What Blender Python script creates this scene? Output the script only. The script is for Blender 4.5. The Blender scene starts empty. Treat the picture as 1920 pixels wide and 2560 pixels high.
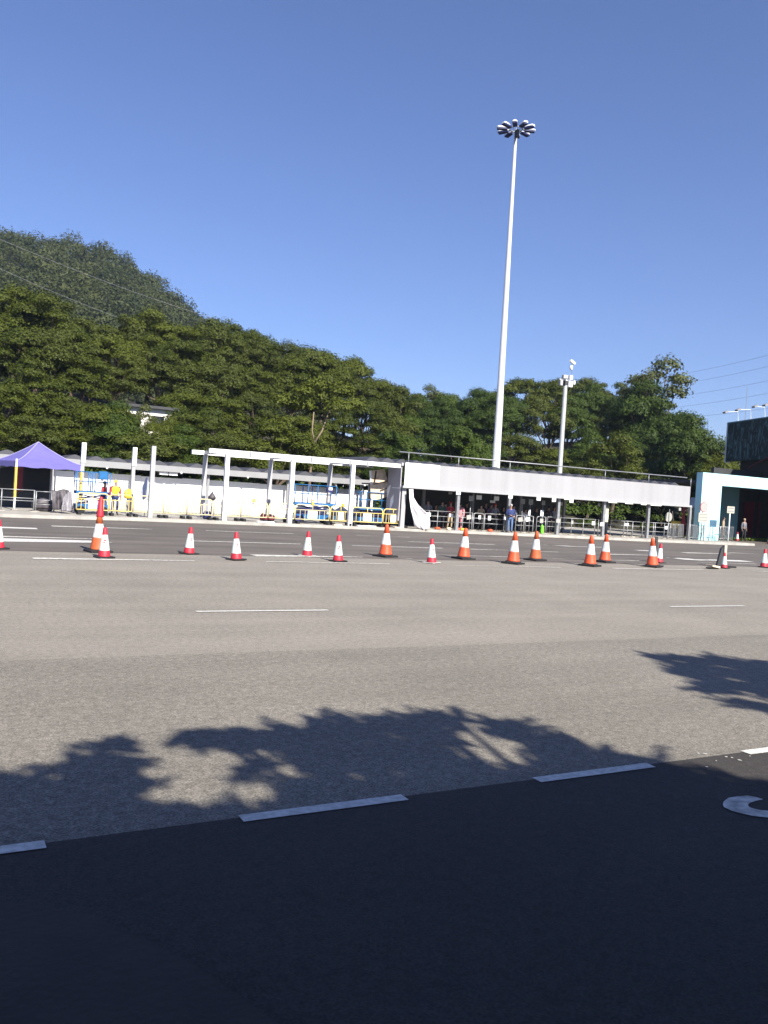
import bpy, bmesh, math, random
import numpy as np
from mathutils import Vector, Matrix
random.seed(7); rng = np.random.default_rng(11)
C = bpy.context.scene; COL = C.collection
R_ = math.radians
# ------------------------------------------------------------------ camera
FPX, CX, CY, CAMH = 2130.0, 960.0, 1280.0, 2.0          # focal length in pixels of the 1920 x 2560 photograph
YAW, PITCH, ROLL = 28.3, -1.22, 3.6
_y, _p, _r = R_(YAW), R_(PITCH), R_(ROLL)
FW = np.array([math.sin(_y)*math.cos(_p), math.cos(_y)*math.cos(_p), math.sin(_p)])
_rt = np.array([math.cos(_y), -math.sin(_y), 0.0]); _up = np.cross(_rt, FW)
RT = _rt*math.cos(_r)+_up*math.sin(_r); UP = -_rt*math.sin(_r)+_up*math.cos(_r)
cd = bpy.data.cameras.new('camera'); cam = bpy.data.objects.new('camera', cd); COL.objects.link(cam)
cd.sensor_fit = 'HORIZONTAL'; cd.sensor_width = 36.0; cd.lens = FPX/1920*36.0
cd.clip_start = 0.05; cd.clip_end = 6000
cam.matrix_world = Matrix(((RT[0], UP[0], -FW[0], 0), (RT[1], UP[1], -FW[1], 0), (RT[2], UP[2], -FW[2], CAMH), (0, 0, 0, 1)))
C.camera = cam
# ------------------------------------------------------------------ light
SUN_EL, SUN_AZ = R_(38), R_(5)                           # azimuth from -Y towards +X
SUNV = Vector((math.sin(SUN_AZ)*math.cos(SUN_EL), -math.cos(SUN_AZ)*math.cos(SUN_EL), math.sin(SUN_EL)))
w = bpy.data.worlds.new('World'); C.world = w; w.use_nodes = True
nt = w.node_tree; bg = nt.nodes['Background']
sky = nt.nodes.new('ShaderNodeTexSky'); sky.sky_type = 'NISHITA'; sky.sun_disc = False
sky.sun_elevation = SUN_EL; sky.sun_rotation = math.pi-SUN_AZ
sky.altitude = 0; sky.air_density = 1.0; sky.dust_density = 0.6; sky.ozone_density = 3.0
tint = nt.nodes.new('ShaderNodeMix'); tint.data_type = 'RGBA'; tint.blend_type = 'MULTIPLY'; tint.inputs['Factor'].default_value = 1.0
tint.inputs['B'].default_value = (0.96, 1.0, 1.35, 1)                       # the phone's violet-leaning blue
nt.links.new(sky.outputs[0], tint.inputs['A']); nt.links.new(tint.outputs['Result'], bg.inputs['Color']); bg.inputs['Strength'].default_value = 0.057
sl = bpy.data.lights.new('sun', 'SUN'); sun = bpy.data.objects.new('sun', sl); COL.objects.link(sun)
sl.energy = 5.0; sl.angle = R_(0.53); sl.color = (1.0, 0.94, 0.84)
sun.rotation_euler = SUNV.to_track_quat('Z', 'Y').to_euler(); sun.location = (0, 0, 80)
vs = C.view_settings; vs.view_transform = 'Standard'; vs.look = 'None'; vs.gamma = 1; vs.use_curve_mapping = False
vs.exposure = 1.0
# ------------------------------------------------------------------ measuring: photograph pixel -> point of the place
def ray(px, py): return FW+RT*(px-CX)/FPX+UP*(CY-py)/FPX
def G(px, py, z=0.0):
    d = ray(px, py); t = (z-CAMH)/d[2]; return (d[0]*t, d[1]*t)
def W(px, py, Y):
    d = ray(px, py); t = Y/d[1]; return (d[0]*t, CAMH+d[2]*t)
def at_depth(px, py, dep):
    d = ray(px, py)*dep; return (d[0], d[1], CAMH+d[2])
S = 1920/1659.0                                          # second pixel scale used when measuring
def r1(x, y): return (0+x/6.9125, 1090+y/6.9125)
def r2(x, y): return (170+x/6.9125, 1100+y/6.9125)
def r3(x, y): return (400+x/6.9125, 1110+y/6.9125)
def r4(x, y): return (620+x/6.9125, 1120+y/6.9125)
def r5(x, y): return (840+x/6.9125, 1130+y/6.9125)
def r6(x, y): return (1050+x/6.9125, 1170+y/6.9125)
def r7(x, y): return (1270+x/6.9125, 1190+y/6.9125)
def r8(x, y): return (1490+x/6.9125, 1200+y/6.9125)
def r9(x, y): return (1680+x/5.3958, 990+y/5.3958)
# ------------------------------------------------------------------ helpers
def mat(name, col, rough=0.7, metal=0.0, var=0.12, scale=3.0, bump=0.0, bscale=30.0, col2=None, spec=0.5, stretch=None, detail=5.0):
    m = bpy.data.materials.new(name); m.use_nodes = True; t = m.node_tree; b = t.nodes['Principled BSDF']
    b.inputs['Roughness'].default_value = rough; b.inputs['Metallic'].default_value = metal
    b.inputs['Specular IOR Level'].default_value = spec
    tc = t.nodes.new('ShaderNodeTexCoord'); vec = tc.outputs['Object']
    if stretch:
        mp = t.nodes.new('ShaderNodeMapping'); mp.inputs['Scale'].default_value = stretch
        t.links.new(vec, mp.inputs[0]); vec = mp.outputs[0]
    n = t.nodes.new('ShaderNodeTexNoise'); n.inputs['Scale'].default_value = scale; n.inputs['Detail'].default_value = detail
    t.links.new(vec, n.inputs['Vector'])
    mx = t.nodes.new('ShaderNodeMix'); mx.data_type = 'RGBA'
    c1 = tuple(max(0, c*(1-var)) for c in col); c2 = tuple(min(1, c*(1+var)) for c in (col2 or col))
    mx.inputs['A'].default_value = (*c1, 1); mx.inputs['B'].default_value = (*c2, 1)
    rp = t.nodes.new('ShaderNodeMapRange'); rp.inputs[1].default_value = 0.3; rp.inputs[2].default_value = 0.7
    t.links.new(n.outputs[0], rp.inputs[0]); t.links.new(rp.outputs[0], mx.inputs['Factor'])
    t.links.new(mx.outputs['Result'], b.inputs['Base Color'])
    if bump:
        n2 = t.nodes.new('ShaderNodeTexNoise'); n2.inputs['Scale'].default_value = bscale; n2.inputs['Detail'].default_value = 4
        t.links.new(tc.outputs['Object'], n2.inputs['Vector'])
        bp = t.nodes.new('ShaderNodeBump'); bp.inputs['Strength'].default_value = bump; bp.inputs['Distance'].default_value = 0.02
        t.links.new(n2.outputs[0], bp.inputs['Height']); t.links.new(bp.outputs[0], b.inputs['Normal'])
    return m
def asphalt(name, c, grain=0.35, patch=0.14, streak=0.10):
    """bitumen with pale stone chips, soft patches and tyre tracks running along the road"""
    m = bpy.data.materials.new(name); m.use_nodes = True; t = m.node_tree; b = t.nodes['Principled BSDF']; L = t.links.new
    b.inputs['Roughness'].default_value = 0.85; b.inputs['Specular IOR Level'].default_value = 0.25
    tc = t.nodes.new('ShaderNodeTexCoord')
    def noise(sc, det, stretch=None):
        n = t.nodes.new('ShaderNodeTexNoise'); n.inputs['Scale'].default_value = sc; n.inputs['Detail'].default_value = det
        n.inputs['Roughness'].default_value = 0.65
        if stretch:
            mp = t.nodes.new('ShaderNodeMapping'); mp.inputs['Scale'].default_value = stretch; L(tc.outputs['Object'], mp.inputs[0]); L(mp.outputs[0], n.inputs['Vector'])
        else: L(tc.outputs['Object'], n.inputs['Vector'])
        return n.outputs[0]
    def mr(x, a, b0, lo, hi):
        q = t.nodes.new('ShaderNodeMapRange'); q.inputs[1].default_value = a; q.inputs[2].default_value = b0; q.inputs[3].default_value = lo; q.inputs[4].default_value = hi
        L(x, q.inputs[0]); return q.outputs[0]
    def mul(x, y):
        q = t.nodes.new('ShaderNodeMath'); q.operation = 'MULTIPLY'; L(x, q.inputs[0]); L(y, q.inputs[1]); return q.outputs[0]
    f = mul(mr(noise(70, 6), .33, .67, 1-grain, 1+grain), mr(noise(0.45, 4), .3, .7, 1-patch, 1+patch))
    f = mul(f, mr(noise(1.0, 3, (.03, .9, 1)), .3, .7, 1-streak, 1+streak))
    f = mul(f, mr(noise(14, 4), .3, .7, 1-grain*.45, 1+grain*.45))
    vm = t.nodes.new('ShaderNodeVectorMath'); vm.operation = 'SCALE'; vm.inputs[0].default_value = c; L(f, vm.inputs['Scale'])
    L(vm.outputs[0], b.inputs['Base Color'])
    bp = t.nodes.new('ShaderNodeBump'); bp.inputs['Strength'].default_value = 0.55; bp.inputs['Distance'].default_value = 0.012
    L(noise(90, 5), bp.inputs['Height']); L(bp.outputs[0], b.inputs['Normal'])
    return m
def leaf_mat(name, c1, c2, trans=0.16, nsc=0.7, wi=0.45, wn=0.8):
    m = bpy.data.materials.new(name); m.use_nodes = True; t = m.node_tree; b = t.nodes['Principled BSDF']; L = t.links.new
    b.inputs['Roughness'].default_value = 0.6; b.inputs['Specular IOR Level'].default_value = 0.2
    ge = t.nodes.new('ShaderNodeNewGeometry'); oi = t.nodes.new('ShaderNodeObjectInfo'); tc = t.nodes.new('ShaderNodeTexCoord')
    n = t.nodes.new('ShaderNodeTexNoise'); n.inputs['Scale'].default_value = nsc; n.inputs['Detail'].default_value = 2; L(tc.outputs['Object'], n.inputs['Vector'])
    a = t.nodes.new('ShaderNodeMath'); a.operation = 'MULTIPLY_ADD'; a.inputs[1].default_value = wi; L(ge.outputs['Random Per Island'], a.inputs[0])
    a2 = t.nodes.new('ShaderNodeMath'); a2.operation = 'MULTIPLY'; a2.inputs[1].default_value = 0.55; L(oi.outputs['Random'], a2.inputs[0]); L(a2.outputs[0], a.inputs[2])
    a3 = t.nodes.new('ShaderNodeMath'); a3.operation = 'MULTIPLY_ADD'; a3.inputs[1].default_value = wn; a3.inputs[2].default_value = .1-wn/2; L(n.outputs[0], a3.inputs[0])
    a4 = t.nodes.new('ShaderNodeMath'); a4.operation = 'ADD'; a4.use_clamp = True; L(a.outputs[0], a4.inputs[0]); L(a3.outputs[0], a4.inputs[1])
    mx = t.nodes.new('ShaderNodeMix'); mx.data_type = 'RGBA'; mx.inputs['A'].default_value = (*c1, 1); mx.inputs['B'].default_value = (*c2, 1)
    L(a4.outputs[0], mx.inputs['Factor']); L(mx.outputs['Result'], b.inputs['Base Color'])
    if trans:
        tr = t.nodes.new('ShaderNodeBsdfTranslucent'); L(mx.outputs['Result'], tr.inputs['Color'])
        ms = t.nodes.new('ShaderNodeMixShader'); ms.inputs[0].default_value = trans
        L(b.outputs[0], ms.inputs[1]); L(tr.outputs[0], ms.inputs[2]); L(ms.outputs[0], t.nodes['Material Output'].inputs['Surface'])
    return m
def wmat(o):
    m = Matrix.Identity(4)
    while o is not None:
        m = o.matrix_basis @ m; o = o.parent
    return m
def tag(o, label=None, cat=None, group=None, kind=None):
    if label: o['label'] = label
    if cat: o['category'] = cat
    if group: o['group'] = group
    if kind: o['kind'] = kind
    return o
def thing(name, loc, label, cat, group=None, rz=0.0):
    o = bpy.data.objects.new(name, None); COL.objects.link(o); o.location = loc; o.rotation_euler = (0, 0, rz)
    o.empty_display_size = 0.2
    return tag(o, label, cat, group)
def copy_tree(o, parent=None):
    c = o.copy(); COL.objects.link(c); c.parent = parent
    for ch in [q for q in ALLCH(o)]: copy_tree(ch, c)
    return c
def ALLCH(o): return [q for q in COL.objects if q.parent == o]
def np_mesh(name, V, F, smooth=False):
    V = np.asarray(V, dtype=np.float32); F = np.asarray(F, dtype=np.int32); k = F.shape[1]
    me = bpy.data.meshes.new(name); me.vertices.add(len(V)); me.vertices.foreach_set('co', V.ravel())
    me.loops.add(F.size); me.loops.foreach_set('vertex_index', F.ravel())
    me.polygons.add(len(F)); me.polygons.foreach_set('loop_start', np.arange(0, F.size, k, dtype=np.int32))
    me.polygons.foreach_set('loop_total', np.full(len(F), k, dtype=np.int32))
    me.update(calc_edges=True); me.validate()
    if smooth: me.polygons.foreach_set('use_smooth', np.ones(len(F), dtype=bool))
    return me
class MB:
    """collects shapes in world coordinates (or in its parent's own frame when local=True) and links them as ONE mesh object"""
    def __init__(s): s.v = []; s.f = []
    def add(s, vs, fs):
        k = len(s.v); s.v += [tuple(map(float, q)) for q in vs]; s.f += [tuple(i+k for i in q) for q in fs]; return s
    def bx(s, x0, x1, y0, y1, z0, z1):
        return s.add([(x0,y0,z0),(x1,y0,z0),(x1,y1,z0),(x0,y1,z0),(x0,y0,z1),(x1,y0,z1),(x1,y1,z1),(x0,y1,z1)],
                     [(3,2,1,0),(4,5,6,7),(0,1,5,4),(1,2,6,5),(2,3,7,6),(3,0,4,7)])
    def obox(s, c, ax, ay, az, hx, hy, hz):
        c = Vector(c); ax, ay, az = Vector(ax).normalized()*hx, Vector(ay).normalized()*hy, Vector(az).normalized()*hz
        vs = [c+i*ax+j*ay+k*az for k in (-1,1) for (i,j) in ((-1,-1),(1,-1),(1,1),(-1,1))]
        return s.add(vs, [(3,2,1,0),(4,5,6,7),(0,1,5,4),(1,2,6,5),(2,3,7,6),(3,0,4,7)])
    def bar(s, a, b, w, h=None):
        a, b = Vector(a), Vector(b); d = b-a; h = h or w
        u = Vector((0,0,1)) if abs(d.normalized().z) < 0.9 else Vector((0,1,0))
        sx = d.cross(u).normalized(); sy = sx.cross(d).normalized()
        return s.obox((a+b)/2, d, sx, sy, d.length/2, w/2, h/2)
    def tube(s, pts, r, n=8, cap=True):
        pts = [Vector(p) for p in pts]; rs = r if isinstance(r, (list, tuple)) else [r]*len(pts)
        vs = []; fs = []; pu = None
        for i, p in enumerate(pts):
            d = (pts[min(i+1, len(pts)-1)]-pts[max(i-1, 0)]).normalized()
            if pu is None: pu = d.cross(Vector((0,0,1)) if abs(d.z) < .9 else Vector((1,0,0))).normalized()
            pu = (pu-d*pu.dot(d)).normalized(); pv = d.cross(pu)
            for k in range(n):
                a = 2*math.pi*k/n; vs.append(p+(pu*math.cos(a)+pv*math.sin(a))*rs[i])
        for i in range(len(pts)-1):
            for k in range(n): fs.append((i*n+k, i*n+(k+1)%n, (i+1)*n+(k+1)%n, (i+1)*n+k))
        if cap: fs.append(tuple(range(n-1, -1, -1))); fs.append(tuple(range((len(pts)-1)*n, len(pts)*n)))
        return s.add(vs, fs)
    def lathe(s, prof, c=(0,0,0), n=16):
        vs = []; fs = []
        for (r, z) in prof:
            for k in range(n):
                a = 2*math.pi*(k+.5)/n; vs.append((c[0]+r*math.cos(a), c[1]+r*math.sin(a), c[2]+z))
        for i in range(len(prof)-1):
            for k in range(n): fs.append((i*n+k, i*n+(k+1)%n, (i+1)*n+(k+1)%n, (i+1)*n+k))
        fs.append(tuple(range(n-1, -1, -1))); fs.append(tuple(range((len(prof)-1)*n, len(prof)*n)))
        return s.add(vs, fs)
    def ball(s, c, rx, ry=None, rz=None, n=10, m=6):
        ry = ry or rx; rz = rz or rx; vs = []; fs = []
        for i in range(m+1):
            th = math.pi*i/m; rr = max(math.sin(th), .02)
            for k in range(n):
                a = 2*math.pi*k/n; vs.append((c[0]+rx*rr*math.cos(a), c[1]+ry*rr*math.sin(a), c[2]+rz*math.cos(th)))
        for i in range(m):
            for k in range(n): fs.append((i*n+k, (i+1)*n+k, (i+1)*n+(k+1)%n, i*n+(k+1)%n))
        fs.append(tuple(range(n))); fs.append(tuple(range(m*n+n-1, m*n-1, -1)))
        return s.add(vs, fs)
    def prism(s, poly, d):
        """polygon of 3-D points pushed along the vector d"""
        n = len(poly); P = [Vector(p) for p in poly]; d = Vector(d)
        return s.add(P+[p+d for p in P], [tuple(range(n-1,-1,-1)), tuple(range(n, 2*n))]+[(i, (i+1)%n, n+(i+1)%n, n+i) for i in range(n)])
    def sheet(s, fn, nu, nv, thick=0.012, d=(0, 1, 0)):
        """a cloth: fn(u,v) -> point; a real thickness along d"""
        A = [Vector(fn(i/nu, j/nv)) for j in range(nv+1) for i in range(nu+1)]; d = Vector(d)*thick
        N = len(A); fs = []; q = lambda i, j: j*(nu+1)+i
        for j in range(nv):
            for i in range(nu):
                f = (q(i,j), q(i+1,j), q(i+1,j+1), q(i,j+1)); fs.append(f); fs.append(tuple(N+k for k in reversed(f)))
        bd = [q(i,0) for i in range(nu+1)]+[q(nu,j) for j in range(1,nv+1)]+[q(i,nv) for i in range(nu-1,-1,-1)]+[q(0,j) for j in range(nv-1,0,-1)]
        for k in range(len(bd)): a, b = bd[k], bd[(k+1)%len(bd)]; fs.append((b, a, a+N, b+N))
        return s.add(A+[a+d for a in A], fs)
    def build(s, name, m, parent=None, loc=None, local=False, smooth=False, bevel=0.0):
        me = bpy.data.meshes.new(name); V = s.v
        if parent is not None and not local:
            inv = wmat(parent).inverted(); V = [tuple(inv @ Vector(q)) for q in V]
        elif loc is not None: V = [(q[0]-loc[0], q[1]-loc[1], q[2]-loc[2]) for q in V]
        me.from_pydata(V, [], s.f); me.update()
        bm = bmesh.new(); bm.from_mesh(me); bmesh.ops.recalc_face_normals(bm, faces=bm.faces)
        if bevel: bmesh.ops.bevel(bm, geom=bm.edges[:], offset=bevel, segments=1, affect='EDGES', clamp_overlap=True)
        bm.to_mesh(me); bm.free()
        if smooth:
            for p in me.polygons: p.use_smooth = len(p.vertices) <= 4
        me.materials.append(m); o = bpy.data.objects.new(name, me); COL.objects.link(o)
        if parent is not None: o.parent = parent
        elif loc is not None: o.location = loc
        return o
# ------------------------------------------------------------------ materials
M = dict(
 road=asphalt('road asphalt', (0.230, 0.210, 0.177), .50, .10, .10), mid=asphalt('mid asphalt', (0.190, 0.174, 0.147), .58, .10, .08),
 far=asphalt('far asphalt', (0.122, 0.108, 0.095), .25, .14, .22), bus=asphalt('bus lane asphalt', (0.052, 0.047, 0.043), .35, .12, .05),
 paint=mat('road paint', (0.560, 0.550, 0.510), .7, var=.22, scale=22, bump=.1), worn=mat('worn road paint', (0.365, 0.350, 0.314), .75, var=.25, scale=9, col2=(.62, .60, .54)),
 concrete=mat('pale concrete', (0.336, 0.314, 0.270), .85, var=.16, scale=1.2, bump=.2), kerb=mat('kerb stone', (0.365, 0.350, 0.314), .8, var=.2, scale=2.0, bump=.2),
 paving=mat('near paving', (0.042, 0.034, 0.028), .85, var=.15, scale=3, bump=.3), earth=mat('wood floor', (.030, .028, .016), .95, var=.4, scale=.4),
 hill=mat('hill soil', (.045, .05, .03), .95, var=.4, scale=.05), ground=mat('ground', (.09, .085, .06), .95, var=.3, scale=.02),
 white=mat('white paint', (.82, .83, .84), .45, var=.03, scale=2), white2=mat('white hoarding', (.84, .84, .82), .55, var=.03, scale=1.5),
 lgrey=mat('light grey cladding', (0.365, 0.365, 0.372), .5, var=.05, scale=.7), grey=mat('grey steel', (0.248, 0.252, 0.263), .5, var=.08, scale=3),
 beam=mat('rear beam grey', (0.263, 0.266, 0.270), .55, var=.06, scale=2), galv=mat('galvanised steel', (0.292, 0.299, 0.307), .42, .35, var=.18, scale=9),
 dgrey=mat('dark grey', (0.040, 0.042, 0.045), .7, var=.2, scale=2), roofg=mat('folded roof', (0.055, 0.056, 0.067), .6, var=.12, scale=2),
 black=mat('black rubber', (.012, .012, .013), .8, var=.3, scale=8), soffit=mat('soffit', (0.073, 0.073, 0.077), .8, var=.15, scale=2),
 mast=mat('mast paint', (.50, .51, .52), .4, var=.06, scale=.6), mast2=mat('mast grey', (.33, .345, .34), .45, var=.1, scale=1.0), sbar=mat('site barrier yellow', (.74, .57, .18), .5, var=.1, scale=6), clad=mat('fascia cladding', (0.325, 0.325, 0.335), .5, var=.07, scale=1.6, stretch=(1, 1, .12)), wallgrey=mat('end panel grey', (0.365, 0.350, 0.380), .6, var=.05, scale=1.2), red=mat('cone red', (0.402, 0.016, 0.033), .55, var=.12, scale=10),
 orange=mat('cone orange', (0.584, 0.084, 0.026), .5, var=.12, scale=8), oranged=mat('dirty cone orange', (0.438, 0.099, 0.029), .6, var=.22, scale=9),
 sleeve=mat('reflective sleeve', (0.511, 0.518, 0.496), .45, var=.24, scale=9), sleeve2=mat('clean sleeve', (0.511, 0.562, 0.526), .45, var=.08, scale=9), yellow=mat('barrier yellow', (0.628, 0.438, 0.051), .5, var=.10, scale=6),
 ypale=mat('pale yellow paint', (0.628, 0.555, 0.307), .5, var=.12, scale=6), ylamp=mat('lamp yellow', (.85, .42, .02), .4, var=.15, scale=20),
 blue=mat('lift blue', (0.011, 0.117, 0.307), .45, var=.15, scale=5), navy=mat('navy', (.012, .018, .10), .6, var=.2, scale=8),
 purple=mat('tent purple', (0.135, 0.120, 0.365), .7, var=.06, scale=3), purpleb=mat('tent piping', (0.329, 0.307, 0.547), .7, var=.05),
 teal=mat('gate turquoise', (0.420, 0.720, 0.780), .6, var=.05, scale=.8), teald=mat('shaded gate teal', (0.073, 0.175, 0.197), .7, var=.08, scale=1),
 maroon=mat('maroon column', (.16, .006, .022), .5, var=.1), beige=mat('plywood', (0.453, 0.365, 0.256), .7, var=.16, scale=2.5, col2=(.70, .58, .44)),
 brown=mat('dark batten', (0.030, 0.020, 0.016), .8, var=.2), cloth=mat('white sheet', (0.720, 0.690, 0.710), .8, var=.06, scale=4), cloth2=mat('pale blue sheet', (0.423, 0.453, 0.540), .7, var=.08, scale=4),
 tarp=mat('black tarp', (0.020, 0.019, 0.022), .6, var=.4, scale=4, col2=(.07, .06, .07)), tarpl=mat('grey plastic', (0.220, 0.210, 0.230), .55, var=.3, scale=5),
 bark=mat('bark', (.10, .075, .052), .9, var=.3, scale=4, bump=.4), barkl=mat('pale bark', (0.210, 0.160, 0.110), .9, var=.2, scale=4, bump=.4),
 sign=mat('grey sign face', (0.336, 0.336, 0.314), .6, var=.08, scale=6), signt=mat('sign lettering', (.10, .10, .11), .7, var=.1), cream=mat('cream sign', (0.438, 0.416, 0.336), .6, var=.10, scale=8),
 lime=mat('lime bag', (.16, .62, .03), .6, var=.1), skin=mat('skin', (0.336, 0.197, 0.139), .6, var=.06, scale=20), hair=mat('dark hair', (.015, .012, .010), .6, var=.2, scale=30),
 glass=mat('dark glass', (.015, .018, .022), .12, var=.1), house=mat('house wall', (.74, .72, .66), .7, var=.05, scale=1), art=None)
LAMP = bpy.data.materials.new('lit fluorescent tube'); LAMP.use_nodes = True
_b = LAMP.node_tree.nodes['Principled BSDF']; _b.inputs['Base Color'].default_value = (.9, .9, .8, 1); _b.inputs['Emission Color'].default_value = (1, 1, .88, 1); _b.inputs['Emission Strength'].default_value = 0.9
LEAF = [leaf_mat('leaf olive', (0.0250, 0.0384, 0.0042), (0.0813, 0.0982, 0.0096)), leaf_mat('leaf green', (0.0194, 0.0384, 0.0056), (0.0592, 0.0891, 0.0115)),
        leaf_mat('leaf mid', (0.0290, 0.0397, 0.0056), (0.0740, 0.0906, 0.0135)), leaf_mat('leaf grey green', (0.0380, 0.0466, 0.0132), (0.0962, 0.1095, 0.0289))]
HLEAF = leaf_mat('hill leaf', (.020, .030, .008), (.066, .076, .022), .10, .11, .3, 2.6)
# ------------------------------------------------------------------ ground, roads, markings
def struct(o): o['kind'] = 'structure'; return o
def flat(name, m, poly, z): return struct(MB().add([(x, y, z) for x, y in poly], [tuple(range(len(poly)))]).build(name, m))
flat('ground', M['ground'], [(-2500, -2500), (2500, -2500), (2500, 2500), (-2500, 2500)], -0.03)
flat('road', M['road'], [(-160, -30), (260, -30), (260, 75), (-160, 75)], 0.0)
KERB = [(-120, 39.6), (-20, 39.25), (3, 39.25), (5, 39.5), (8, 40.4), (12.2, 40.75), (18.3, 40.9), (22.4, 41.1), (27.8, 40.9), (34, 40.5), (40, 40.0), (46, 39.7), (50.9, 39.9), (51.5, 40.5), (51.6, 44.5), (51.6, 57)]
flat('far_carriageway', M['far'], [(-160, 22.9), (0, 22.95), (20, 23.05), (60, 23.2), (260, 23.3), (260, 74), (-160, 74)], 0.004)
flat('near_lane', M['mid'], [(-160, 4.83), (260, 4.83), (260, 9.55), (-160, 9.75)], 0.004)
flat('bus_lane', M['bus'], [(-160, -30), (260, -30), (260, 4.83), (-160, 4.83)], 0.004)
plat = MB(); kb = MB(); ins = []
for i, (x, y) in enumerate(KERB):
    a = Vector(KERB[max(i-1, 0)]); b = Vector(KERB[min(i+1, len(KERB)-1)]); d = (b-a).normalized(); nrm = Vector((-d.y, d.x)); ins.append((x+nrm.x*.2, y+nrm.y*.2))
plat.prism([(x, y, -.02) for x, y in ins]+[(-120, 57, -.02)], (0, 0, .166)); struct(plat.build('pavement', M['concrete']))
for i in range(len(KERB)-1):
    (x0, y0), (x1, y1), (x2, y2), (x3, y3) = KERB[i], KERB[i+1], ins[i+1], ins[i]
    kb.prism([(x0, y0, -.02), (x1, y1, -.02), (x2, y2, -.02), (x3, y3, -.02)], (0, 0, .17))
struct(kb.build('kerb', M['kerb']))
def bar_mark(x0, x1, y, wd, m='paint', z=0.010, y1=None):
    y1 = y if y1 is None else y1
    return flat('lane_marking', M[m], [(x0, y-wd/2), (x1, y1-wd/2), (x1, y1+wd/2), (x0, y1+wd/2)], z)
for k in range(-3, 12): bar_mark(-.48+2.225*k, .65+2.225*k, 4.80, .105)           # broken edge line of the bus lane
for x0, x1 in ((-6.5, -4.3), (3.75, 5.98), (13.9, 16.2), (24, 26.2)): bar_mark(x0, x1, 12.86, .10, 'paint')
def px_mark(a, b, wd, m='worn'):
    g, h = G(*a), G(*b); bar_mark(g[0], h[0], g[1], wd, m, 0.010, h[1])
cA = lambda x, y: (x/2.592, 1280+y/2.592); cB = lambda x, y: (640+x/2.592, 1300+y/2.592); cC = lambda x, y: (1280+x/2.592, 1330+y/2.592)
for a, b, wd, m in [(cA(215, 305), cA(1260, 318), .12, 'worn'), (cB(65, 271), cB(865, 286), .13, 'worn'), (cB(1280, 294), cC(310, 231), .13, 'worn'), (cC(660, 237), cC(1250, 247), .13, 'worn'), (cC(1550, 254), cC(1700, 258), .13, 'worn'),
    (cA(340, 94), cA(985, 113), .13, 'worn'), (cA(-80, 98), cA(240, 109), .7, 'paint'), (cA(-80, 185), cA(640, 195), .75, 'paint'), (cA(-80, 160), cA(640, 176), .12, 'worn'), (cA(660, 196), cA(725, 200), .12, 'paint'),
    (cA(1255, 189), cB(290, 157), .18, 'worn'), (cA(1335, 122), cB(240, 90), .16, 'worn'), (cB(620, 166), cB(1210, 184), .20, 'worn'), (cB(1085, 224), cC(0, 163), .16, 'worn'), (cB(985, 141), cB(1545, 160), .2, 'worn'),
    (cB(1370, 187), cC(300, 131), .18, 'worn'), (cB(640, 98), cB(1000, 113), .14, 'worn'), (cC(250, 171), cC(825, 188), .16, 'worn'), (cC(170, 80), cC(390, 94), .62, 'paint'), (cC(390, 93), cC(600, 101), .3, 'paint'), (cC(805, 119), cC(900, 123), .55, 'paint'),
    (cC(975, 163), cC(1100, 171), .25, 'paint'), (cC(1060, 173), cC(1200, 180), .95, 'paint'), (cC(1200, 180), cC(1310, 184), .45, 'paint'), (cC(1300, 183), cC(1525, 190), .8, 'paint'), (cC(1110, 195), cC(1580, 208), .14, 'worn'), (cC(75, 72), cC(170, 76), .16, 'worn'),
    (cB(0, 236), cB(690, 242), .10, 'worn'), (cB(900, 247), cB(1010, 252), .12, 'worn'), (cC(1130, 137), cC(1420, 143), .14, 'worn'), (cC(620, 146), cC(900, 152), .14, 'worn'), (cC(1380, 132), cC(1700, 146), .14, 'worn')]:
    px_mark(a, b, wd, m)
# the big painted letter at the right, a wide C laid out for drivers along the bus lane
lt = MB(); LP = lambda x, y: (1720+x/8.295, 1880+y/8.295)
out = [G(*LP(*q)) for q in ((1545, 1002), (1400, 962), (1240, 932), (1000, 950), (830, 978), (735, 1060), (722, 1120), (742, 1172), (900, 1245), (1100, 1300), (1300, 1345), (1500, 1375), (1659, 1388), (1900, 1398), (2200, 1395))]
inn = [G(*LP(*q)) for q in ((1545, 1012), (1430, 1035), (1360, 1055), (1300, 1078), (1265, 1095), (1248, 1110), (1243, 1122), (1246, 1138), (1262, 1160), (1300, 1182), (1400, 1212), (1520, 1236), (1659, 1246), (1900, 1252), (2200, 1248))]
for i in range(len(out)-1): lt.add([(*out[i], .010), (*out[i+1], .010), (*inn[i+1], .010), (*inn[i], .010)], [(0, 1, 2, 3)])
struct(lt.build('lane_letter', M['worn']))
chips = MB()
for px, py, r in ((1762, 1887, .022), (1746, 1886, .012), (1815, 1895, .014), (1830, 1897, .012), (1849, 1903, .018), (1767, 1920, .014), (1905, 1885, .012), (1790, 1905, .008), (1875, 1893, .010)):   # paint flakes beside the dash
    x, y = G(px, py); chips.add([(x+r*math.cos(a)*rng.uniform(.6, 1.3), y+r*math.sin(a)*rng.uniform(.6, 1.3), .011) for a in (0, 1.3, 2.6, 3.9, 5.1)], [(0, 1, 2, 3, 4)])
o = chips.build('paint_flakes', M['paint']); tag(o, 'few small flakes of white road paint on the dark lane at the right', 'paint flakes', kind='stuff')
# rounded corner of the near pavement where the photographer stands
ar = [(-3.0, 4.35), (.1, 4.15), (.37, 4.02), (.71, 3.75), (.99, 3.26), (1.18, 2.74), (1.28, 2.0), (1.3, -8), (-3, -8)]
struct(MB().prism([(x, y, -.02) for x, y in ar], (0, 0, .13)).build('near_pavement', M['paving']))
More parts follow.
